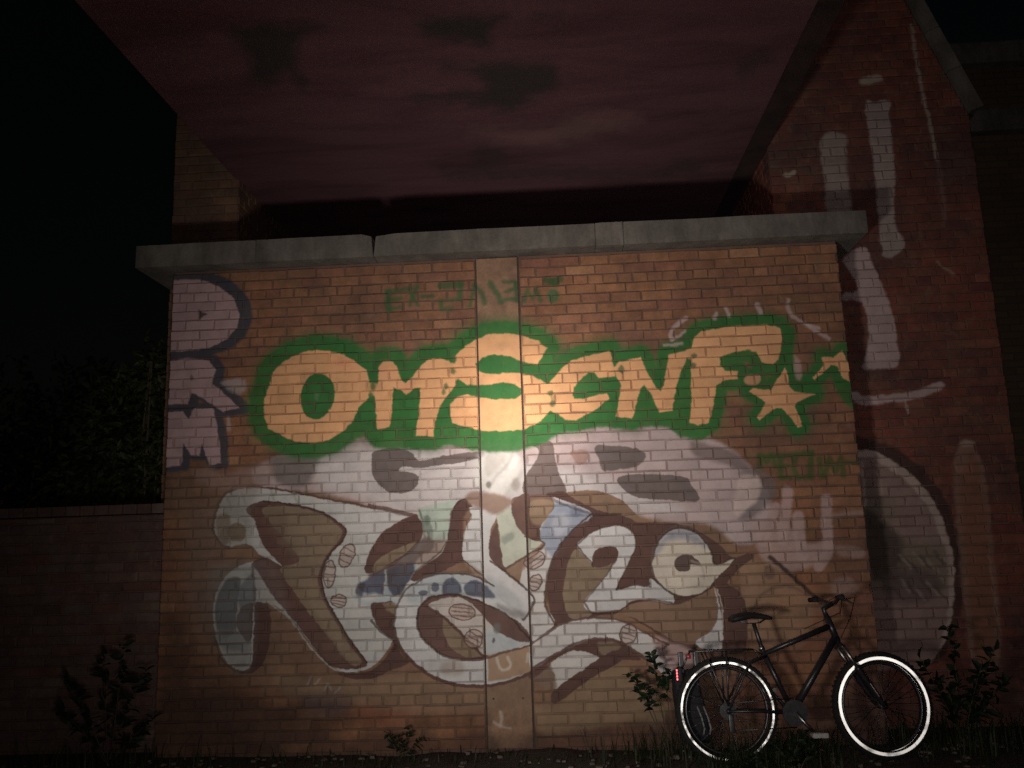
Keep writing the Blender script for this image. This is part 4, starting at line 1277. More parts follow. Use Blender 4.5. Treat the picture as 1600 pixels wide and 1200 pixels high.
# ------------------------------------------------------------------ cover board in the middle of the wall
board = thing("cover_board", ((STRIP_X0 + STRIP_X1) / 2, 0, 0), "tall smooth cover strip running up the painted wall under the coping", "cover board")
M_BOARD = masonry_mat("painted_board", board, [(0, (.33, .20, .13)), (.5, (.36, .215, .14)), (1, (.34, .205, .13))], front, IMG_FRONT, moss=.1)
MB().box((STRIP_X0, -.006, .012), (STRIP_X1, .03, COPE_Z - .012), .003).build("panel", M_BOARD, board)
M_GAP = simple_mat("gap_shade", (.045, .030, .024), (.085, .058, .046), 30, .9)
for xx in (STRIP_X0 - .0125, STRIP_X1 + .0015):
    MB().box((xx, .002, .012), (xx + .011, .03, COPE_Z - .013)).build("gap_shade_strip", M_GAP, board)  # dark strips set in the board's edge gaps to draw their shade
M_SCREW = simple_mat("rusty_screw", (.05, .03, .025), (.12, .07, .05), 30, .7, metallic=.6)
for zz in (.34,):
    for xx in (STRIP_X0 + .045, STRIP_X1 - .06):
        MB().disc((xx, -.007, zz), .007, .005, 10).build("screw", M_SCREW, board)

# ------------------------------------------------------------------ right pier and left flank of the abutment
pier = thing("brick_pier", (5.6, .8, 0), "tall dark red brick pier with pale paint strokes right of the painted wall", "pier")
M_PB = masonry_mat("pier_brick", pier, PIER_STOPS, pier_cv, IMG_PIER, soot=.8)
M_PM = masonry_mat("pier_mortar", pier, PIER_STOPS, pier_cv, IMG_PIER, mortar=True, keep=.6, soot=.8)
PX0, PX1 = DECK_X1 - .01, 6.40


def pier_seen(X, Y):
    return X > 1345 or Y < 330


SL0, SL1 = (PX1, 4.74), (5.86, 6.20)      # the sloping shoulder of the pier


def pier_edge(z):
    if z <= SL0[1]:
        return PX1
    return PX1 + (SL1[0] - SL0[0]) * (z - SL0[1]) / (SL1[1] - SL0[1])


lay(pier, M_PB, PX0, PX1, PIER_Y, 0.0, SL1[1], visible=pier_seen, limit=pier_edge)
lay_side(pier, M_PB, PX0, PIER_Y + .012, 2.6, 3.6, SL1[1], -1)
lay_side(pier, M_PB, PX1, PIER_Y + .012, 2.6, 0, SL0[1], 1)
pc = [(PX0 + .009, -.1), (PX1 - .009, -.1), (PX1 - .009, SL0[1]), (SL1[0] - .009, SL1[1] - .01), (PX0 + .009, SL1[1] - .01)]
MB().add([(x_, PIER_Y + .009, z_) for x_, z_ in pc] + [(x_, 2.6, z_) for x_, z_ in pc],
         [(0, 1, 2, 3, 4), (9, 8, 7, 6, 5)] + [(i, i + 5, (i + 1) % 5 + 5, (i + 1) % 5) for i in range(5)]).build("mortar_bed", M_PM, pier)
sd_ = Vector((SL1[0] - SL0[0], 0, SL1[1] - SL0[1]))
sn_ = Vector((sd_.z, 0, -sd_.x)).normalized()
for k in range(4):
    a_ = Vector((SL0[0], 0, SL0[1])) + sd_ * (k / 4 + .002)
    b_ = Vector((SL0[0], 0, SL0[1])) + sd_ * ((k + 1) / 4 - .002)
    q = [a_ + sn_ * .004, b_ + sn_ * .004, b_ + sn_ * .115, a_ + sn_ * .115]
    MB().add([(v.x, PIER_Y - .035, v.z) for v in q] + [(v.x, 1.2, v.z) for v in q],
             [(3, 2, 1, 0), (4, 5, 6, 7)] + [(i, (i + 1) % 4, (i + 1) % 4 + 4, i + 4) for i in range(4)]).build("slope_stone", M_STONE, pier)

flank = thing("brick_buttress", (.05, .8, 0), "narrow dim brick buttress rising above the left end of the coping", "buttress")
M_FB = masonry_mat("flank_brick", flank, [(0, (.20, .10, .06)), (.4, (.24, .13, .08)), (.7, (.17, .10, .07)), (1, (.26, .15, .09))], moss=.5)
M_FM = masonry_mat("flank_mortar", flank, PIER_STOPS, mortar=True)
FX0, FX1 = -.24, DECK_X0 + .03


def flank_seen(X, Y):
    return 160 < Y < 400


lay(flank, M_FB, FX0, FX1, PIER_Y, 0, 5.6, visible=flank_seen)
lay_side(flank, M_FB, FX1, PIER_Y + .012, 2.6, 3.6, 5.6, 1)
lay_side(flank, M_FB, FX0, PIER_Y + .012, 2.6, 0, 5.6, -1)
MB().box((FX0 + .009, PIER_Y + .009, -.1), (FX1 - .009, 2.6, 5.6)).build("mortar_bed", M_FM, flank)

# ------------------------------------------------------------------ bridge deck
deck = thing("bridge_deck", ((DECK_X0 + DECK_X1) / 2, -1.5, SOFFIT_Z), "low dull red bridge deck overhead with dark damp stains on its underside", "bridge deck")


def soffit_mat():
    m, nt, nd, ln = new_mat("soffit_concrete")
    tc = nd.new("ShaderNodeTexCoord")
    tc.object = deck
    v = tc.outputs["Object"]
    mp = nd.new("ShaderNodeMapping")
    mp.inputs["Scale"].default_value = (.5, 2.2, 1)
    ln.new(v, mp.inputs[0])
    a = noise(nd, ln, mp.outputs[0], 1.4, 6, .6, .6)
    b = noise(nd, ln, v, 24, 5, .7)
    r = ramp(nd, [(.30, (.085, .036, .044)), (.5, (.135, .058, .070)), (.74, (.165, .076, .086))])
    ln.new(a, r.inputs[0])
    col = mix(nd, ln, .35, r.outputs[0], mix(nd, ln, b, (.5, .5, .5), (1.35, 1.35, 1.35)), 'MULTIPLY')
    sx = nd.new("ShaderNodeSeparateXYZ")
    ln.new(v, sx.inputs[0])
    lo = np.array(deck.location)
    o2 = soff_cv.org - lo
    u = math_n(nd, ln, 'DIVIDE', math_n(nd, ln, 'SUBTRACT', sx.outputs[0], float(o2[0])), float(np.linalg.norm(soff_cv.ue)))
    w = math_n(nd, ln, 'DIVIDE', math_n(nd, ln, 'SUBTRACT', sx.outputs[1], float(o2[1])), float(np.linalg.norm(soff_cv.ve)))
    cx = nd.new("ShaderNodeCombineXYZ")
    ln.new(u, cx.inputs[0])
    ln.new(w, cx.inputs[1])
    ti = nd.new("ShaderNodeTexImage")
    ti.image = IMG_SOFF
    ti.extension = 'CLIP'
    ln.new(cx.outputs[0], ti.inputs[0])
    sc = nd.new("ShaderNodeVectorMath")
    sc.operation = 'SCALE'
    ln.new(ti.outputs["Color"], sc.inputs[0])
    ln.new(math_n(nd, ln, 'DIVIDE', 1.0, math_n(nd, ln, 'MAXIMUM', ti.outputs["Alpha"], .02)), sc.inputs[3])
    col = mix(nd, ln, ti.outputs["Alpha"], col, sc.outputs[0])
    return finish(m, nt, nd, ln, col, .85, b, .5, .01)


M_SOFF = soffit_mat()
MB().box((DECK_X0, -11, SOFFIT_Z), (DECK_X1 - .20, 2.59, SOFFIT_Z + .35)).build("slab", M_SOFF, deck)
M_WEDGE = simple_mat("wedge_shade", (.030, .018, .018), (.060, .034, .034), 5, .85)
MB().box((DECK_X1 - .198, -11, SOFFIT_Z + .02), (DECK_X1 - .016, 2.59, SOFFIT_Z + .349), .01).build("shadow_wedge_strip", M_WEDGE, deck)  # dark strip added along the deck edge to draw its shadow wedge
M_CONC = simple_mat("deck_concrete", (.12, .09, .085), (.2, .16, .15), 3, .9)
for xx in (DECK_X0 + .002, DECK_X1 - .268):
    MB().box((xx, -11, SOFFIT_Z + .352), (xx + .25, .44, SOFFIT_Z + 1.3), .01).build("parapet", M_CONC, deck)
MB().box((DECK_X0 + .032, 2.3, 3.70), (DECK_X1 - .012, 2.585, SOFFIT_Z - .004)).build("end_wall", M_CONC, deck)

# ------------------------------------------------------------------ low wall at the left
low = thing("garden_wall", (-2.0, .35, 0), "low unlit brick wall left of the painted wall, bushes behind it", "wall")
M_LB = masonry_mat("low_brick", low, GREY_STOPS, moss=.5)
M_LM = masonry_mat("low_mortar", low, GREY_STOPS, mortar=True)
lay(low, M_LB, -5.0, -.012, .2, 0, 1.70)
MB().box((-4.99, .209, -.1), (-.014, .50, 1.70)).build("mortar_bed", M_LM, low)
x = -5.0
while x < -.02:
    b = min(x + .112, -.012)
    MB().box((x + .004, .19, 1.708), (b - .004, .51, 1.782), .006).build("coping_brick", M_LB, low)
    x += .112

# ------------------------------------------------------------------ wing wall beyond the pier
wing = thing("wing_wall", (9.0, 3.2, 0), "dim stone-banded wing wall behind the right edge of the red pier", "wall")
m, nt, nd, ln = new_mat("wing_brick")
tc = nd.new("ShaderNodeTexCoord")
bt = nd.new("ShaderNodeTexBrick")
mp = nd.new("ShaderNodeMapping")
mp.inputs["Rotation"].default_value = (math.radians(-90), 0, 0)
ln.new(tc.outputs["Object"], mp.inputs[0])
ln.new(mp.outputs[0], bt.inputs[0])
bt.inputs["Color1"].default_value = (.17, .11, .065, 1)
bt.inputs["Color2"].default_value = (.13, .085, .06, 1)
bt.inputs["Mortar"].default_value = (.10, .075, .06, 1)
bt.inputs["Scale"].default_value = 1.0
bt.inputs["Brick Width"].default_value = .225
bt.inputs["Row Height"].default_value = .075
bt.inputs["Mortar Size"].default_value = .008
M_WING = finish(m, nt, nd, ln, mix(nd, ln, .7, bt.outputs[0], mix(nd, ln, noise(nd, ln, tc.outputs["Object"], 1.1, 5), (.35, .35, .35), (1.5, 1.5, 1.5)), 'MULTIPLY'), .9, bt.outputs["Fac"], -.6, .01)
MB().box((6.45, 2.62, -.1), (13, 3.2, 5.55)).build("face", M_WING, wing)
MB().box((6.44, 2.50, 5.552), (13, 3.25, 5.80), .02).build("string_course", M_STONE, wing)
MB().box((6.46, 2.66, 5.802), (13, 3.15, 6.35)).build("parapet", M_WING, wing)
MB().box((6.44, 2.52, 6.352), (13, 3.25, 6.60), .02).build("parapet_coping", M_STONE, wing)
# ------------------------------------------------------------------ vegetation
def leaf_mat(name, c0, c1):
    m, nt, nd, ln = new_mat(name)
    ge = nd.new("ShaderNodeNewGeometry")
    r = ramp(nd, [(0, c0), (1, c1)])
    ln.new(ge.outputs["Random Per Island"], r.inputs[0])
    b = nd.new("ShaderNodeBsdfPrincipled")
    b.inputs["Roughness"].default_value = .6
    b.inputs["Specular IOR Level"].default_value = .3
    ln.new(r.outputs[0], b.inputs["Base Color"])
    t = nd.new("ShaderNodeBsdfTranslucent")
    ln.new(r.outputs[0], t.inputs[0])
    mx = nd.new("ShaderNodeMixShader")
    mx.inputs[0].default_value = .25
    ln.new(b.outputs[0], mx.inputs[1])
    ln.new(t.outputs[0], mx.inputs[2])
    o = nd.new("ShaderNodeOutputMaterial")
    ln.new(mx.outputs[0], o.inputs[0])
    return m


M_LEAF = leaf_mat("leaf_green", (.022, .030, .012), (.060, .066, .027))
M_LEAF2 = leaf_mat("leaf_weed", (.007, .014, .006), (.018, .032, .012))
M_STEM = simple_mat("stem_bark", (.05, .038, .025), (.10, .075, .045), 20, .9)


def leaf(mb, p, d, L, w, rng):
    """a folded pointed leaf, six triangles"""
    d = Vector(d).normalized()
    s = d.cross(Vector((rng.uniform(-1, 1), rng.uniform(-1, 1), rng.uniform(.2, 1)))).normalized()
    n = s.cross(d).normalized()
    p = Vector(p)
    m1, m2 = p + d * L * .35 - n * L * .02, p + d * L * .72 - n * L * .09
    tip = p + d * L - n * L * .22
    mb.add([p, m1 + s * w * .5 + n * w * .18, m1 - s * w * .5 + n * w * .18, m1, m2 + s * w * .36 + n * w * .1, m2 - s * w * .36 + n * w * .1, m2, tip],
           [(0, 1, 3), (0, 3, 2), (1, 4, 6, 3), (3, 6, 5, 2), (4, 7, 6), (6, 7, 5)])


def bush(name, base, lobes, n, L, label, cat, mat, seed, stems=6, group=None):
    rng = random.Random(seed)
    t = thing(name, base, label, cat, group)
    cr, st = MB(), MB()
    for (cx, cy, cz, rx, ry, rz, wgt) in lobes:
        for _ in range(int(n * wgt)):
            # leaves sit on twigs: clusters about points within the lobe
            th, ph = rng.uniform(0, 2 * math.pi), math.acos(rng.uniform(-1, 1))
            r = rng.random() ** .45
            c = Vector((cx + rx * r * math.sin(ph) * math.cos(th), cy + ry * r * math.sin(ph) * math.sin(th), cz + rz * r * math.cos(ph)))
            out = (c - Vector((cx, cy, cz))).normalized() if r > .05 else Vector((0, 0, 1))
            for _k in range(7):
                d = out + Vector((rng.gauss(0, .7), rng.gauss(0, .7), rng.gauss(0, .5)))
                leaf(cr, c + Vector((rng.gauss(0, .05), rng.gauss(0, .05), rng.gauss(0, .05))), d, L * rng.uniform(.6, 1.25), L * rng.uniform(.35, .55), rng)
    for i in range(stems):
        lb = lobes[i % len(lobes)]
        e = Vector((lb[0] + rng.uniform(-.6, .6) * lb[3], lb[1] + rng.uniform(-.5, .5) * lb[4], lb[2] + rng.uniform(0, .7) * lb[5]))
        b = Vector(base) + Vector((rng.uniform(-.15, .15), rng.uniform(-.1, .1), -.05))
        mid = b.lerp(e, .5) + Vector((rng.uniform(-.15, .15), rng.uniform(-.1, .1), .1))
        st.path([b, mid, e], [.022, .014, .005], 6)
    cr.build("crown", mat, t)
    st.build("stem", M_STEM, t)
    return t


bush("ivy_bush", (-.75, .95, 0), [(-.72, .9, 2.45, .38, .35, .55, 1.0), (-.50, .75, 2.05, .26, .2, .35, .5), (-1.05, 1.0, 2.1, .42, .35, .42, .8), (-.45, .72, 2.95, .16, .15, .28, .18)], 230, .085,
     "dim olive bush touching the left edge of the painted wall, above the low wall", "bush", M_LEAF, 3, 8)
bush("elder_shrub", (-2.1, 1.5, 0), [(-2.0, 1.5, 2.1, .7, .5, .55, 1.0), (-1.6, 1.6, 2.7, .5, .4, .55, .6), (-2.6, 1.7, 2.6, .6, .5, .8, .8)], 170, .10,
     "almost black shrub behind the low wall at the far left", "shrub", M_LEAF2, 4, 7)


def weed(name, base, tips, label, mat, seed, L=.07, n=16, cat="weed", group="weeds along the wall foot", rad=.004, lo=.22):
    """upright or arching stems carrying leaves"""
    rng = random.Random(seed)
    t = thing(name, base, label, cat, group)
    lv, st = MB(), MB()
    for tip in tips:
        b = Vector(base) + Vector((rng.uniform(-.02, .02), rng.uniform(-.02, .02), -.02))
        e = Vector(tip)
        m = b.lerp(e, .55) + Vector((0, 0, .10 * (e - b).length))
        pts = [b.lerp(m, s).lerp(m.lerp(e, s), s) for s in np.linspace(0, 1, 9)]
        st.path(pts, [rad * (1 - .08 * i) for i in range(9)], 5)
        for k in range(n):
            s = lo + (.999 - lo) * (k + rng.random()) / n
            q = pts[min(8, int(s * 8))].lerp(pts[min(8, int(s * 8) + 1)], s * 8 - int(s * 8))
            d = Vector((rng.gauss(0, 1), rng.gauss(0, 1), rng.gauss(.1, .5))) + (e - b).normalized() * .5
            leaf(lv, q, d, L * rng.uniform(.6, 1.2) * (1.15 - .4 * s), L * .42, rng)
    lv.build("leaves", mat, t)
    st.build("stem", M_STEM, t)
    return t


W0 = on_z((1052, 1188), 0.0)


def at(px, y):
    return tuple(on_y(px, y))


weed("leafy_weed", (W0[0], -.30, 0), [at((1018, 1022), -.32), at((985, 1052), -.30), at((1040, 1046), -.34), at((1005, 1070), -.36)], "leafy green weed leaning left behind the bicycle's rear bag", M_LEAF2, 8, .085, 22, lo=.6)
weed("leafy_weed", (-.25, -.12, 0), [(-.55, -.2, .55), (-.15, -.18, .80), (.02, -.2, .62), (-.35, -.1, .72), (-.6, -.15, .35), (.1, -.22, .3)], "dark weed clump at the foot of the painted wall's left corner", M_LEAF2, 9, .11, 24)
weed("leafy_weed", (1.78, -.16, 0), [(1.70, -.2, .17), (1.86, -.2, .2), (1.95, -.18, .12), (1.78, -.25, .16)], "small dark tuft at the wall foot left of the cover strip", M_LEAF2, 10, .06, 12)
weed("leafy_weed", (5.55, -.05, 0), [(5.3, -.1, .55), (5.55, 0, .75), (5.8, -.1, .6), (5.42, -.2, .4), (5.9, 0, .38), (5.65, -.2, .5)], "dark weeds behind the bicycle's front wheel below the red pier", M_LEAF2, 12, .10, 26)
weed("leafy_weed", (6.25, -.3, 0), [(6.0, -.3, .6), (6.3, -.25, .72), (6.5, -.3, .6), (6.15, -.4, .45), (6.45, -.4, .4)], "dark weeds at the bottom right corner right of the bicycle", M_LEAF2, 13, .10, 26)

weed("leafy_weed", (4.27, -.66, 0), [(4.15, -.7, .16), (4.3, -.7, .22), (4.42, -.66, .17), (4.25, -.75, .12), (4.36, -.62, .2)], "low green weed below the bicycle's pedals", M_LEAF2, 15, .07, 20)
weed("leafy_weed", (4.0, -.74, 0), [(3.86, -.76, .07), (4.0, -.76, .11), (4.12, -.74, .09), (3.93, -.8, .08), (4.06, -.8, .1)], "dark low weed hiding the bottom of the bicycle's rear wheel", M_LEAF2, 16, .06, 26)


def grass():
    rng = random.Random(31)
    mb = MB()

    def blade(x, y, h):
        a = rng.uniform(0, 6.283)
        w = rng.uniform(.0025, .005)
        lean = rng.uniform(.1, .7) * h
        dx, dy = math.cos(a), math.sin(a)
        px_, py_ = -dy * w, dx * w
        mb.add([(x - px_, y - py_, -.02), (x + px_, y + py_, -.02), (x + dx * lean * .35 + px_ * .8, y + dy * lean * .35 + py_ * .8, h * .6),
                (x + dx * lean * .35 - px_ * .8, y + dy * lean * .35 - py_ * .8, h * .6), (x + dx * lean, y + dy * lean, h)], [(0, 1, 2, 3), (3, 2, 4)])
    patches = [(4.25, -.50, .16, .12, 260, .17), (3.98, -.60, .11, .04, 420, .115), (4.40, -.25, .2, .08, 150, .16), (5.5, -.2, .3, .15, 220, .2), (6.2, -.3, .5, .2, 300, .22),
               (1.6, -.2, .9, .10, 160, .05), (3.0, -.2, .6, .10, 90, .05), (-.3, -.4, .6, .2, 350, .16), (3.6, -.3, .25, .12, 160, .2)]
    for cx, cy, sx, sy, n, h in patches:
        for _ in range(n):
            x = rng.gauss(cx, sx)
            y = min(-.02, rng.gauss(cy, sy)) if x < 5 else rng.gauss(cy, sy)
            blade(x, y, h * rng.uniform(.4, 1.2))
    o = mb.build("grass", leaf_mat("grass_blade", (.014, .024, .010), (.045, .050, .022)))
    tag(o, "sparse dark grass growing along the wall foot and under the bicycle", "grass", kind="stuff")


grass()


def litter():
    rng = random.Random(77)
    mb = MB()
    for _ in range(900):
        x, y = rng.uniform(-2.5, 7), rng.uniform(-1.6, -.03)
        s = rng.uniform(.006, .022) * (1.5 if rng.random() < .06 else 1)
        pts = []
        for k in range(8):
            sx, sy, sz = (k & 1) * 2 - 1, (k >> 1 & 1) * 2 - 1, (k >> 2 & 1) * 2 - 1
            pts.append((x + sx * s * rng.uniform(.5, 1), y + sy * s * rng.uniform(.5, 1), sz * s * .5 * rng.uniform(.5, 1)))
        mb.add(pts, [(0, 2, 3, 1), (4, 5, 7, 6), (0, 1, 5, 4), (1, 3, 7, 5), (3, 2, 6, 7), (2, 0, 4, 6)])
    o = mb.build("gravel", simple_mat("stone_chip", (.08, .065, .055), (.19, .15, .125), 6, .9))
    tag(o, "scattered stone chips and rubble on the earth before the wall", "gravel", kind="stuff")


litter()

# ------------------------------------------------------------------ bicycle
M_BLACK = simple_mat("frame_paint", (.012, .011, .013), (.022, .020, .022), 40, .35, .05, .001, 0, .5)
M_RUB = simple_mat("tyre_rubber", (.010, .010, .010), (.020, .019, .018), 30, .85, .4, .002)
M_STEEL = simple_mat("dull_alloy", (.28, .28, .28), (.42, .41, .40), 40, .38, .1, .001, 1.0, .5)
M_DKST = simple_mat("dark_steel", (.06, .06, .065), (.12, .12, .12), 40, .45, .1, .001, .9, .5)
M_SAD = simple_mat("saddle_vinyl", (.012, .011, .011), (.02, .019, .019), 60, .6, .2, .001)
M_PED = simple_mat("pedal_plastic", (.34, .32, .30), (.50, .47, .44), 30, .5, .2, .001)


def retro_mat(name, gaps, rgh, pos):
    """prismatic reflective tape: tiny facets tilted towards the torch side send its light back"""
    m, nt, nd, ln = new_mat(name)
    tc = nd.new("ShaderNodeTexCoord")
    n = noise(nd, ln, tc.outputs["Object"], 22 if gaps else 9, 3, .5)
    r = ramp(nd, [(.40, .05), (.47, .35), (.60, 1.0)] if gaps else [(.30, .30), (.42, .8), (.6, 1.0)])
    ln.new(n, r.inputs[0])
    g = nd.new("ShaderNodeBsdfGlossy")
    g.inputs["Roughness"].default_value = rgh
    ln.new(mix(nd, ln, 1.0, r.outputs[0], (.92, .92, .90), 'MULTIPLY'), g.inputs[0])
    nv = (Vector(TORCH - pos).normalized() + Vector(CAM - pos).normalized()).normalized()
    cx = nd.new("ShaderNodeCombineXYZ")
    for i in range(3):
        cx.inputs[i].default_value = nv[i]
    ln.new(cx.outputs[0], g.inputs["Normal"])
    d = nd.new("ShaderNodeBsdfDiffuse")
    d.inputs[0].default_value = (.55, .55, .54, 1)
    mx = nd.new("ShaderNodeMixShader")
    mx.inputs[0].default_value = .6
    ln.new(d.outputs[0], mx.inputs[1])
    ln.new(g.outputs[0], mx.inputs[2])
    o = nd.new("ShaderNodeOutputMaterial")
    ln.new(mx.outputs[0], o.inputs[0])
    return m


M_RET_F = retro_mat("reflective_band_front", False, .33, np.array([4.905, -.49, .33]))
M_RET_R = retro_mat("reflective_band_rear", True, .40, np.array([3.92, -.54, .33]))

TR = .323          # tyre outer radius
WB = .985
REAR = np.array([3.922, -.52])
FRONT = np.array([4.905, -.47])
ang = math.atan2(FRONT[1] - REAR[1], FRONT[0] - REAR[0])
WB = float(np.hypot(*(FRONT - REAR)))
bike = thing("bicycle", (REAR[0], REAR[1], 0.0), "black mountain bike with white reflective tyre rings parked against the painted wall", "bicycle")
bike.rotation_euler = (math.radians(-5.5), 0, ang)


def bpart(mb, name, mat, parent=None, smooth=True):
    return mb.build(name, mat, parent or bike, smooth, world=False)


def empty_child(name, parent, loc):
    o = bpy.data.objects.new(name, None)
    o.location = loc
    o.empty_display_size = .05
    COL.objects.link(o)
    o.parent = parent
    return o


def wheel(cx, steer, mret, band):
    w = MB().torus((0, 0, 0), TR - .026, .026, .026, 64, 10)
    # tread knobs
    for i in range(64):
        a = 2 * math.pi * i / 64
        for s in (-1, 1):
            c, sn = math.cos(a), math.sin(a)
            p = Vector((c * (TR - .002), s * .011, sn * (TR - .002)))
            t = Vector((-sn, 0, c)) * .006
            r = Vector((c, 0, sn)) * .004
            y = Vector((0, .006, 0))
            q = [p + t * sx + y * sy + r * sz for sz in (-1, 1) for sy in (-1, 1) for sx in (-1, 1)]
            w.add(q, [(0, 1, 3, 2), (4, 6, 7, 5), (0, 4, 5, 1), (1, 5, 7, 3), (3, 7, 6, 2), (2, 6, 4, 0)])
    wh = bpart(w, "wheel", M_RUB)
    wh.location = (cx, 0, TR)
    wh.rotation_euler = (0, 0, steer)
    bpart(MB().torus((0, 0, 0), .256, .010, .014, 56, 8), "rim", M_DKST, wh)
    for sgn in (-1, 1):
        mb = MB()
        n = 72
        prof = [(.294 - band, .0275), (.294 - band * .45, .0295), (.294, .0272)]
        vs = []
        for i in range(n):
            a = 2 * math.pi * i / n
            for r_, y_ in prof:
                vs.append((r_ * math.cos(a), sgn * y_, r_ * math.sin(a)))
        fs = []
        for i in range(n):
            j = (i + 1) % n
            for k in range(2):
                f = (i * 3 + k, j * 3 + k, j * 3 + k + 1, i * 3 + k + 1)
                fs.append(f if sgn > 0 else f[::-1])
        mb.add(vs, fs)
        bpart(mb, "reflective_ring", mret, wh)
    sp = MB()
    for i in range(32):
        a = 2 * math.pi * i / 32
        b = a + (.6 if i % 4 < 2 else -.6)
        s = .028 if i % 2 else -.028
        sp.path([(.022 * math.cos(b), s, .022 * math.sin(b)), (.250 * math.cos(a), 0, .250 * math.sin(a))], .0014, 4, False)
    bpart(sp, "spokes", M_DKST, wh)
    hb = MB().path([(0, -.05, 0), (0, -.03, 0), (0, -.029, 0), (0, .029, 0), (0, .03, 0), (0, .05, 0)], [.008, .010, .024, .024, .010, .008], 14)
    bpart(hb, "hub", M_STEEL, wh)
    return wh


wr = wheel(0.0, 0.0, M_RET_R, .0125)
wf = wheel(WB, math.radians(4), M_RET_F, .0185)

BBp = Vector((.415, 0, .30))
ST = Vector((.262, 0, .69))       # top of the seat tube
HT, HB = Vector((.708, 0, .865)), Vector((.755, 0, .715))
RA, FA = Vector((0, 0, TR)), Vector((WB, 0, TR))
fr = MB()
fr.path([BBp, ST], .0165, 12)
fr.path([HT, HB], .021, 12)
fr.path([HB + Vector((-.01, 0, .03)), BBp], [.022, .0235], 12)
fr.path([HT + Vector((.015, 0, -.05)), ST + Vector((.012, 0, -.035))], [.019, .015], 12)
fr.path([(BBp.x, -.038, BBp.z), (BBp.x, .038, BBp.z)], .024, 14)
for s in (-1, 1):
    fr.path([BBp + Vector((-.02, s * .03, 0)), (.2, s * .042, .315), RA + Vector((0, s * .062, 0))], [.012, .010, .008], 8)
    fr.path([ST + Vector((.02, s * .012, -.05)), (.16, s * .045, .60), RA + Vector((0, s * .062, 0))], [.009, .008, .007], 8)
    fr.disc((0, s * .062, TR), .018, .006, 12)
bpart(fr, "frame", M_BLACK)
sd = MB()
prof = [(-.135, .066, .022), (-.115, .075, .030), (-.06, .068, .030), (0, .040, .026), (.06, .026, .022), (.11, .021, .018), (.135, .012, .010)]
rings = []
for (xx, hw, hh) in prof:
    rings.append([(xx, hw * math.cos(t), .012 * math.cos(xx * 18) + hh * (math.sin(t) if math.sin(t) > 0 else .7 * math.sin(t))) for t in np.linspace(0, 2 * math.pi, 12, endpoint=False)])
vs = [v for r in rings for v in r]
fs = [(i * 12 + k, i * 12 + (k + 1) % 12, (i + 1) * 12 + (k + 1) % 12, (i + 1) * 12 + k) for i in range(len(rings) - 1) for k in range(12)]
fs += [tuple(range(11, -1, -1)), tuple(range((len(rings) - 1) * 12, len(rings) * 12))]
SEAT = Vector((.215, 0, .880))
sd.add([(v[0] + SEAT.x, v[1], v[2] + SEAT.z) for v in vs], fs)
sdo = bpart(sd, "saddle", M_SAD)
rl = MB()
for s in (-1, 1):
    rl.path([SEAT + Vector((-.09, s * .028, -.01)), SEAT + Vector((-.03, s * .024, -.035)), SEAT + Vector((.05, s * .022, -.033)), SEAT + Vector((.10, s * .010, -.005))], .0035, 6)
bpart(rl, "saddle_rails", M_DKST, sdo)
bpart(MB().path([ST + Vector((.006, 0, -.02)), SEAT + Vector((.012, 0, -.035))], .0135, 12), "seat_post", M_DKST)
bpart(MB().path([ST + Vector((.002, 0, -.012)), ST + Vector((-.004, 0, .012))], .020, 12), "seat_clamp", M_STEEL)
# fork
fk = MB()
CR = HB + Vector((.008, 0, -.03))
fk.path([HB, CR], .017, 10)
fk.path([CR + Vector((0, -.065, -.004)), CR + Vector((0, 0, .012)), CR + Vector((0, .065, -.004))], [.016, .02, .016], 10)
fo = bpart(fk, "fork", M_BLACK)
for s in (-1, 1):
    a = CR + Vector((0, s * .062, 0))
    e = FA + Vector((-.012, s * .062, 0))
    bpart(MB().path([a, a.lerp(e, .42)], .0125, 10), "stanchion", M_STEEL, fo)
    bpart(MB().path([a.lerp(e, .34), a.lerp(e, .38), a.lerp(e, .95), e], [.021, .019, .016, .012], 10), "lower_leg", M_BLACK, fo)
    bpart(MB().path([a.lerp(e, .62) + Vector((.004, s * .017, 0)), a.lerp(e, .84) + Vector((.004, s * .015, 0))], .0035, 6), "fork_stripe", M_PED, fo)
# bar, stem, grips, levers, front pouch
SM = HT + Vector((-.018, 0, .055))
bpart(MB().path([HT, SM, SM + Vector((.065, 0, .035))], [.018, .017, .016], 10), "stem", M_BLACK)
BC = SM + Vector((.065, 0, .035))
hbm = MB().path([BC + Vector((-.045, -.30, .03)), BC + Vector((-.02, -.17, .028)), BC + Vector((0, -.05, 0)), BC + Vector((0, .05, 0)), BC + Vector((-.02, .17, .028)), BC + Vector((-.045, .30, .03))], .0118, 10)
hb = bpart(hbm, "handlebar", M_BLACK)
for s in (-1, 1):
    bpart(MB().path([BC + Vector((-.028, s * .195, .029)), BC + Vector((-.045, s * .305, .03))], .0165, 10), "grip", M_RUB, hb)
    bpart(MB().path([BC + Vector((-.02, s * .16, .028)), BC + Vector((.03, s * .17, .012)), BC + Vector((.035, s * .25, -.01))], [.010, .006, .005], 8), "brake_lever", M_DKST, hb)
M_BAG = simple_mat("bag_nylon", (.012, .012, .015), (.024, .023, .028), 60, .8, .4, .002)
cbl = MB()
cbl.path([BC + Vector((.03, -.15, .02)), BC + Vector((.12, -.08, .03)), BC + Vector((.10, 0, -.1)), HB + Vector((.03, .02, .02))], .0025, 6)
cbl.path([BC + Vector((.03, .15, .02)), BC + Vector((.11, .10, .06)), BC + Vector((.05, .02, -.06)), (.56, .025, .80)], .0025, 6)
bpart(cbl, "cable", M_RUB)
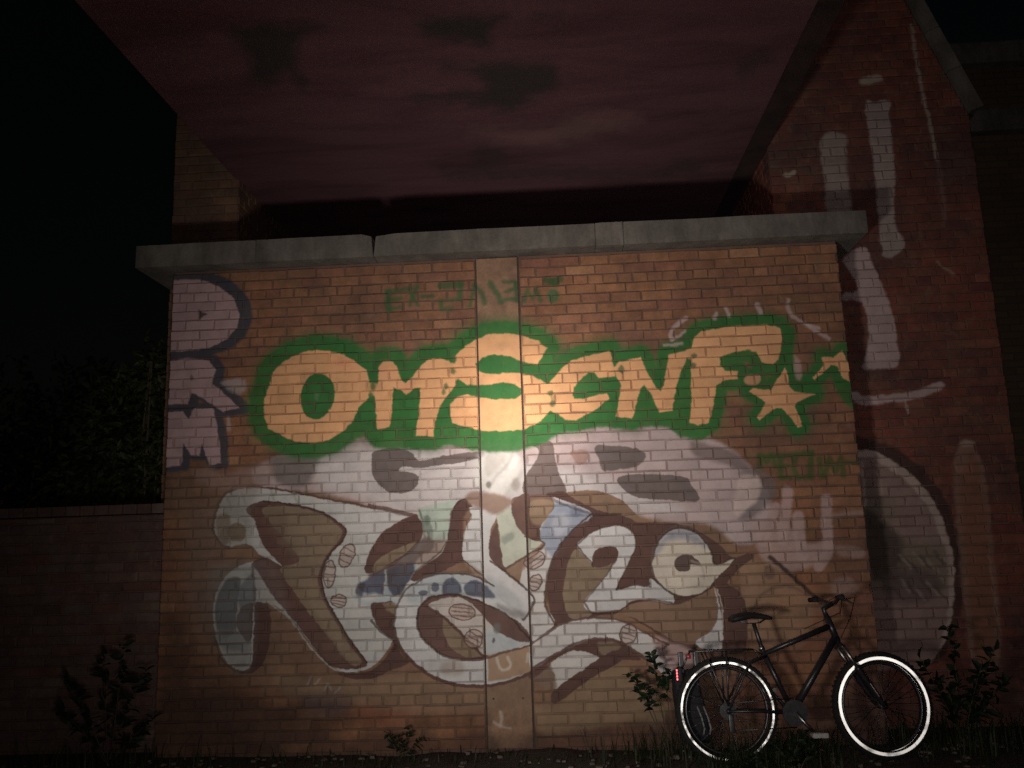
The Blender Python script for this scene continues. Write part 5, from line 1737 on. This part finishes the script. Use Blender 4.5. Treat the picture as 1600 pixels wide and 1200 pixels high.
# drive train
ck = bpart(MB().disc((BBp.x, -.050, BBp.z), .078, .006, 36), "chainring", M_DKST, None, False)
cr = MB().path([(BBp.x, -.062, BBp.z), (BBp.x + .105, -.072, BBp.z - .125)], [.013, .009], 8)
bpart(cr, "crank_arm", M_STEEL, ck)
bpart(MB().path([(BBp.x, .062, BBp.z), (BBp.x - .105, .072, BBp.z + .125)], [.013, .009], 8), "crank_arm", M_DKST, ck)
bpart(MB().box((BBp.x + .06, -.165, BBp.z - .140), (BBp.x + .155, -.080, BBp.z - .110), .006), "pedal", M_PED)
bpart(MB().box((BBp.x - .155, .080, BBp.z + .112), (BBp.x - .06, .165, BBp.z + .140), .006), "pedal", M_PED)
cs = MB()
for i in range(6):
    cs.disc((0, -.034 - i * .004, TR), .052 - i * .006, .0025, 28)
bpart(cs, "cassette", M_DKST, None, False)
ch = MB()
ch.path([(0, -.048, TR + .045), (BBp.x, -.050, BBp.z + .085)], .004, 6)
ch.path([(.02, -.048, TR - .115), (BBp.x, -.050, BBp.z - .085)], .004, 6)
bpart(ch, "chain", M_DKST)
bpart(MB().box((-.005, -.055, TR - .13), (.03, -.038, TR - .02), .005), "derailleur", M_DKST)
bpart(MB().path([(.30, .045, .30), (.24, .16, .012)], [.008, .006], 8), "kickstand", M_STEEL)
# rear rack and lamp
rk = MB()
RZ = .685
for s in (-1, 1):
    rk.path([(.20, s * .02, RZ), (.12, s * .055, RZ), (-.17, s * .055, RZ), (-.20, s * .03, RZ)], .006, 8)
    rk.path([(.02, s * .057, RZ), (0, s * .070, TR + .03)], .0055, 8)
    rk.path([(-.12, s * .057, RZ), (0, s * .070, TR + .03)], .0055, 8)
for xx in (-.18, -.08, .02, .12):
    rk.path([(xx, -.055, RZ), (xx, .055, RZ)], .005, 8)
rk.path([(.20, 0, RZ), ST + Vector((0, 0, -.04))], .006, 8)
ro = bpart(rk, "rear_rack", M_DKST)
lb = bpart(MB().box((-.292, -.026, .50), (-.262, .026, .592), .008), "rear_light", M_SAD)
bpart(MB().path([(-.20, 0, RZ), (-.262, 0, .58)], .006, 8), "light_bracket", M_DKST, ro)
m, nt, nd, ln = new_mat("lit_red_lamp")
em = nd.new("ShaderNodeEmission")
em.inputs[0].default_value = (1.0, .13, .15, 1)
em.inputs[1].default_value = 3.5
ou = nd.new("ShaderNodeOutputMaterial")
ln.new(em.outputs[0], ou.inputs[0])
M_RED = m
ll = MB()
for k in range(4):
    z = .512 + k * .018
    ll.box((-.3005, -.014, z), (-.2925, -.006, z + .012), .002)
bpart(ll, "lamp_lens", M_RED, lb, False)
m, nt, nd, ln = new_mat("red_reflector")
finish(m, nt, nd, ln, (.30, .02, .03), .25, spec=.6)
bpart(MB().box((-.225, -.03, .640), (-.202, .03, .668), .004), "rear_reflector", m)

# pannier hanging behind the rear wheel
pan = thing("pannier_bag", (0, 0, 0), "black pannier bag hanging from the bicycle's rear rack beside the red light", "bag")
RZM = Matrix.Translation(bike.location) @ bike.rotation_euler.to_matrix().to_4x4()
pan.matrix_world = RZM @ Matrix.Translation((-.185, .13, .125))
pb = MB()
prf = [(0, .070, .045), (.03, .090, .062), (.16, .098, .068), (.30, .092, .058), (.40, .080, .045), (.43, .055, .030)]
vs, fs = [], []
for (zz, hx, hy) in prf:
    for t in np.linspace(0, 2 * math.pi, 20, endpoint=False):
        c, s = math.cos(t), math.sin(t)
        e = .45
        vs.append((hx * math.copysign(abs(c) ** e, c) - zz * .10, hy * math.copysign(abs(s) ** e, s), zz + .006 * math.sin(5 * t)))
for i in range(len(prf) - 1):
    for k in range(20):
        fs.append((i * 20 + k, i * 20 + (k + 1) % 20, (i + 1) * 20 + (k + 1) % 20, (i + 1) * 20 + k))
fs += [tuple(range(19, -1, -1)), tuple(range((len(prf) - 1) * 20, len(prf) * 20))]
pb.add(vs, fs)
pb.build("body", M_BAG, pan, True, world=False)
pf = MB().box((-.115, -.072, .27), (.045, .062, .442), .02)
pf.build("lid", M_BAG, pan, True, world=False)
M_STRAP = simple_mat("grey_strap", (.16, .16, .165), (.26, .26, .26), 40, .7, .2, .001)
for dx in (.035, .075):
    MB().path([(dx - .02, -.062, .22), (dx, -.080, .15), (dx + .012, -.078, .09), (dx + .004, -.066, .05)], .006, 6).build("strap", M_STRAP, pan, True, world=False)
M_HOOK = M_DKST
MB().box((-.08, -.074, .425), (-.05, -.045, .555), .004).build("hook", M_HOOK, pan, False, world=False)
MB().box((.02, -.074, .425), (.05, -.045, .555), .004).build("hook", M_HOOK, pan, False, world=False)
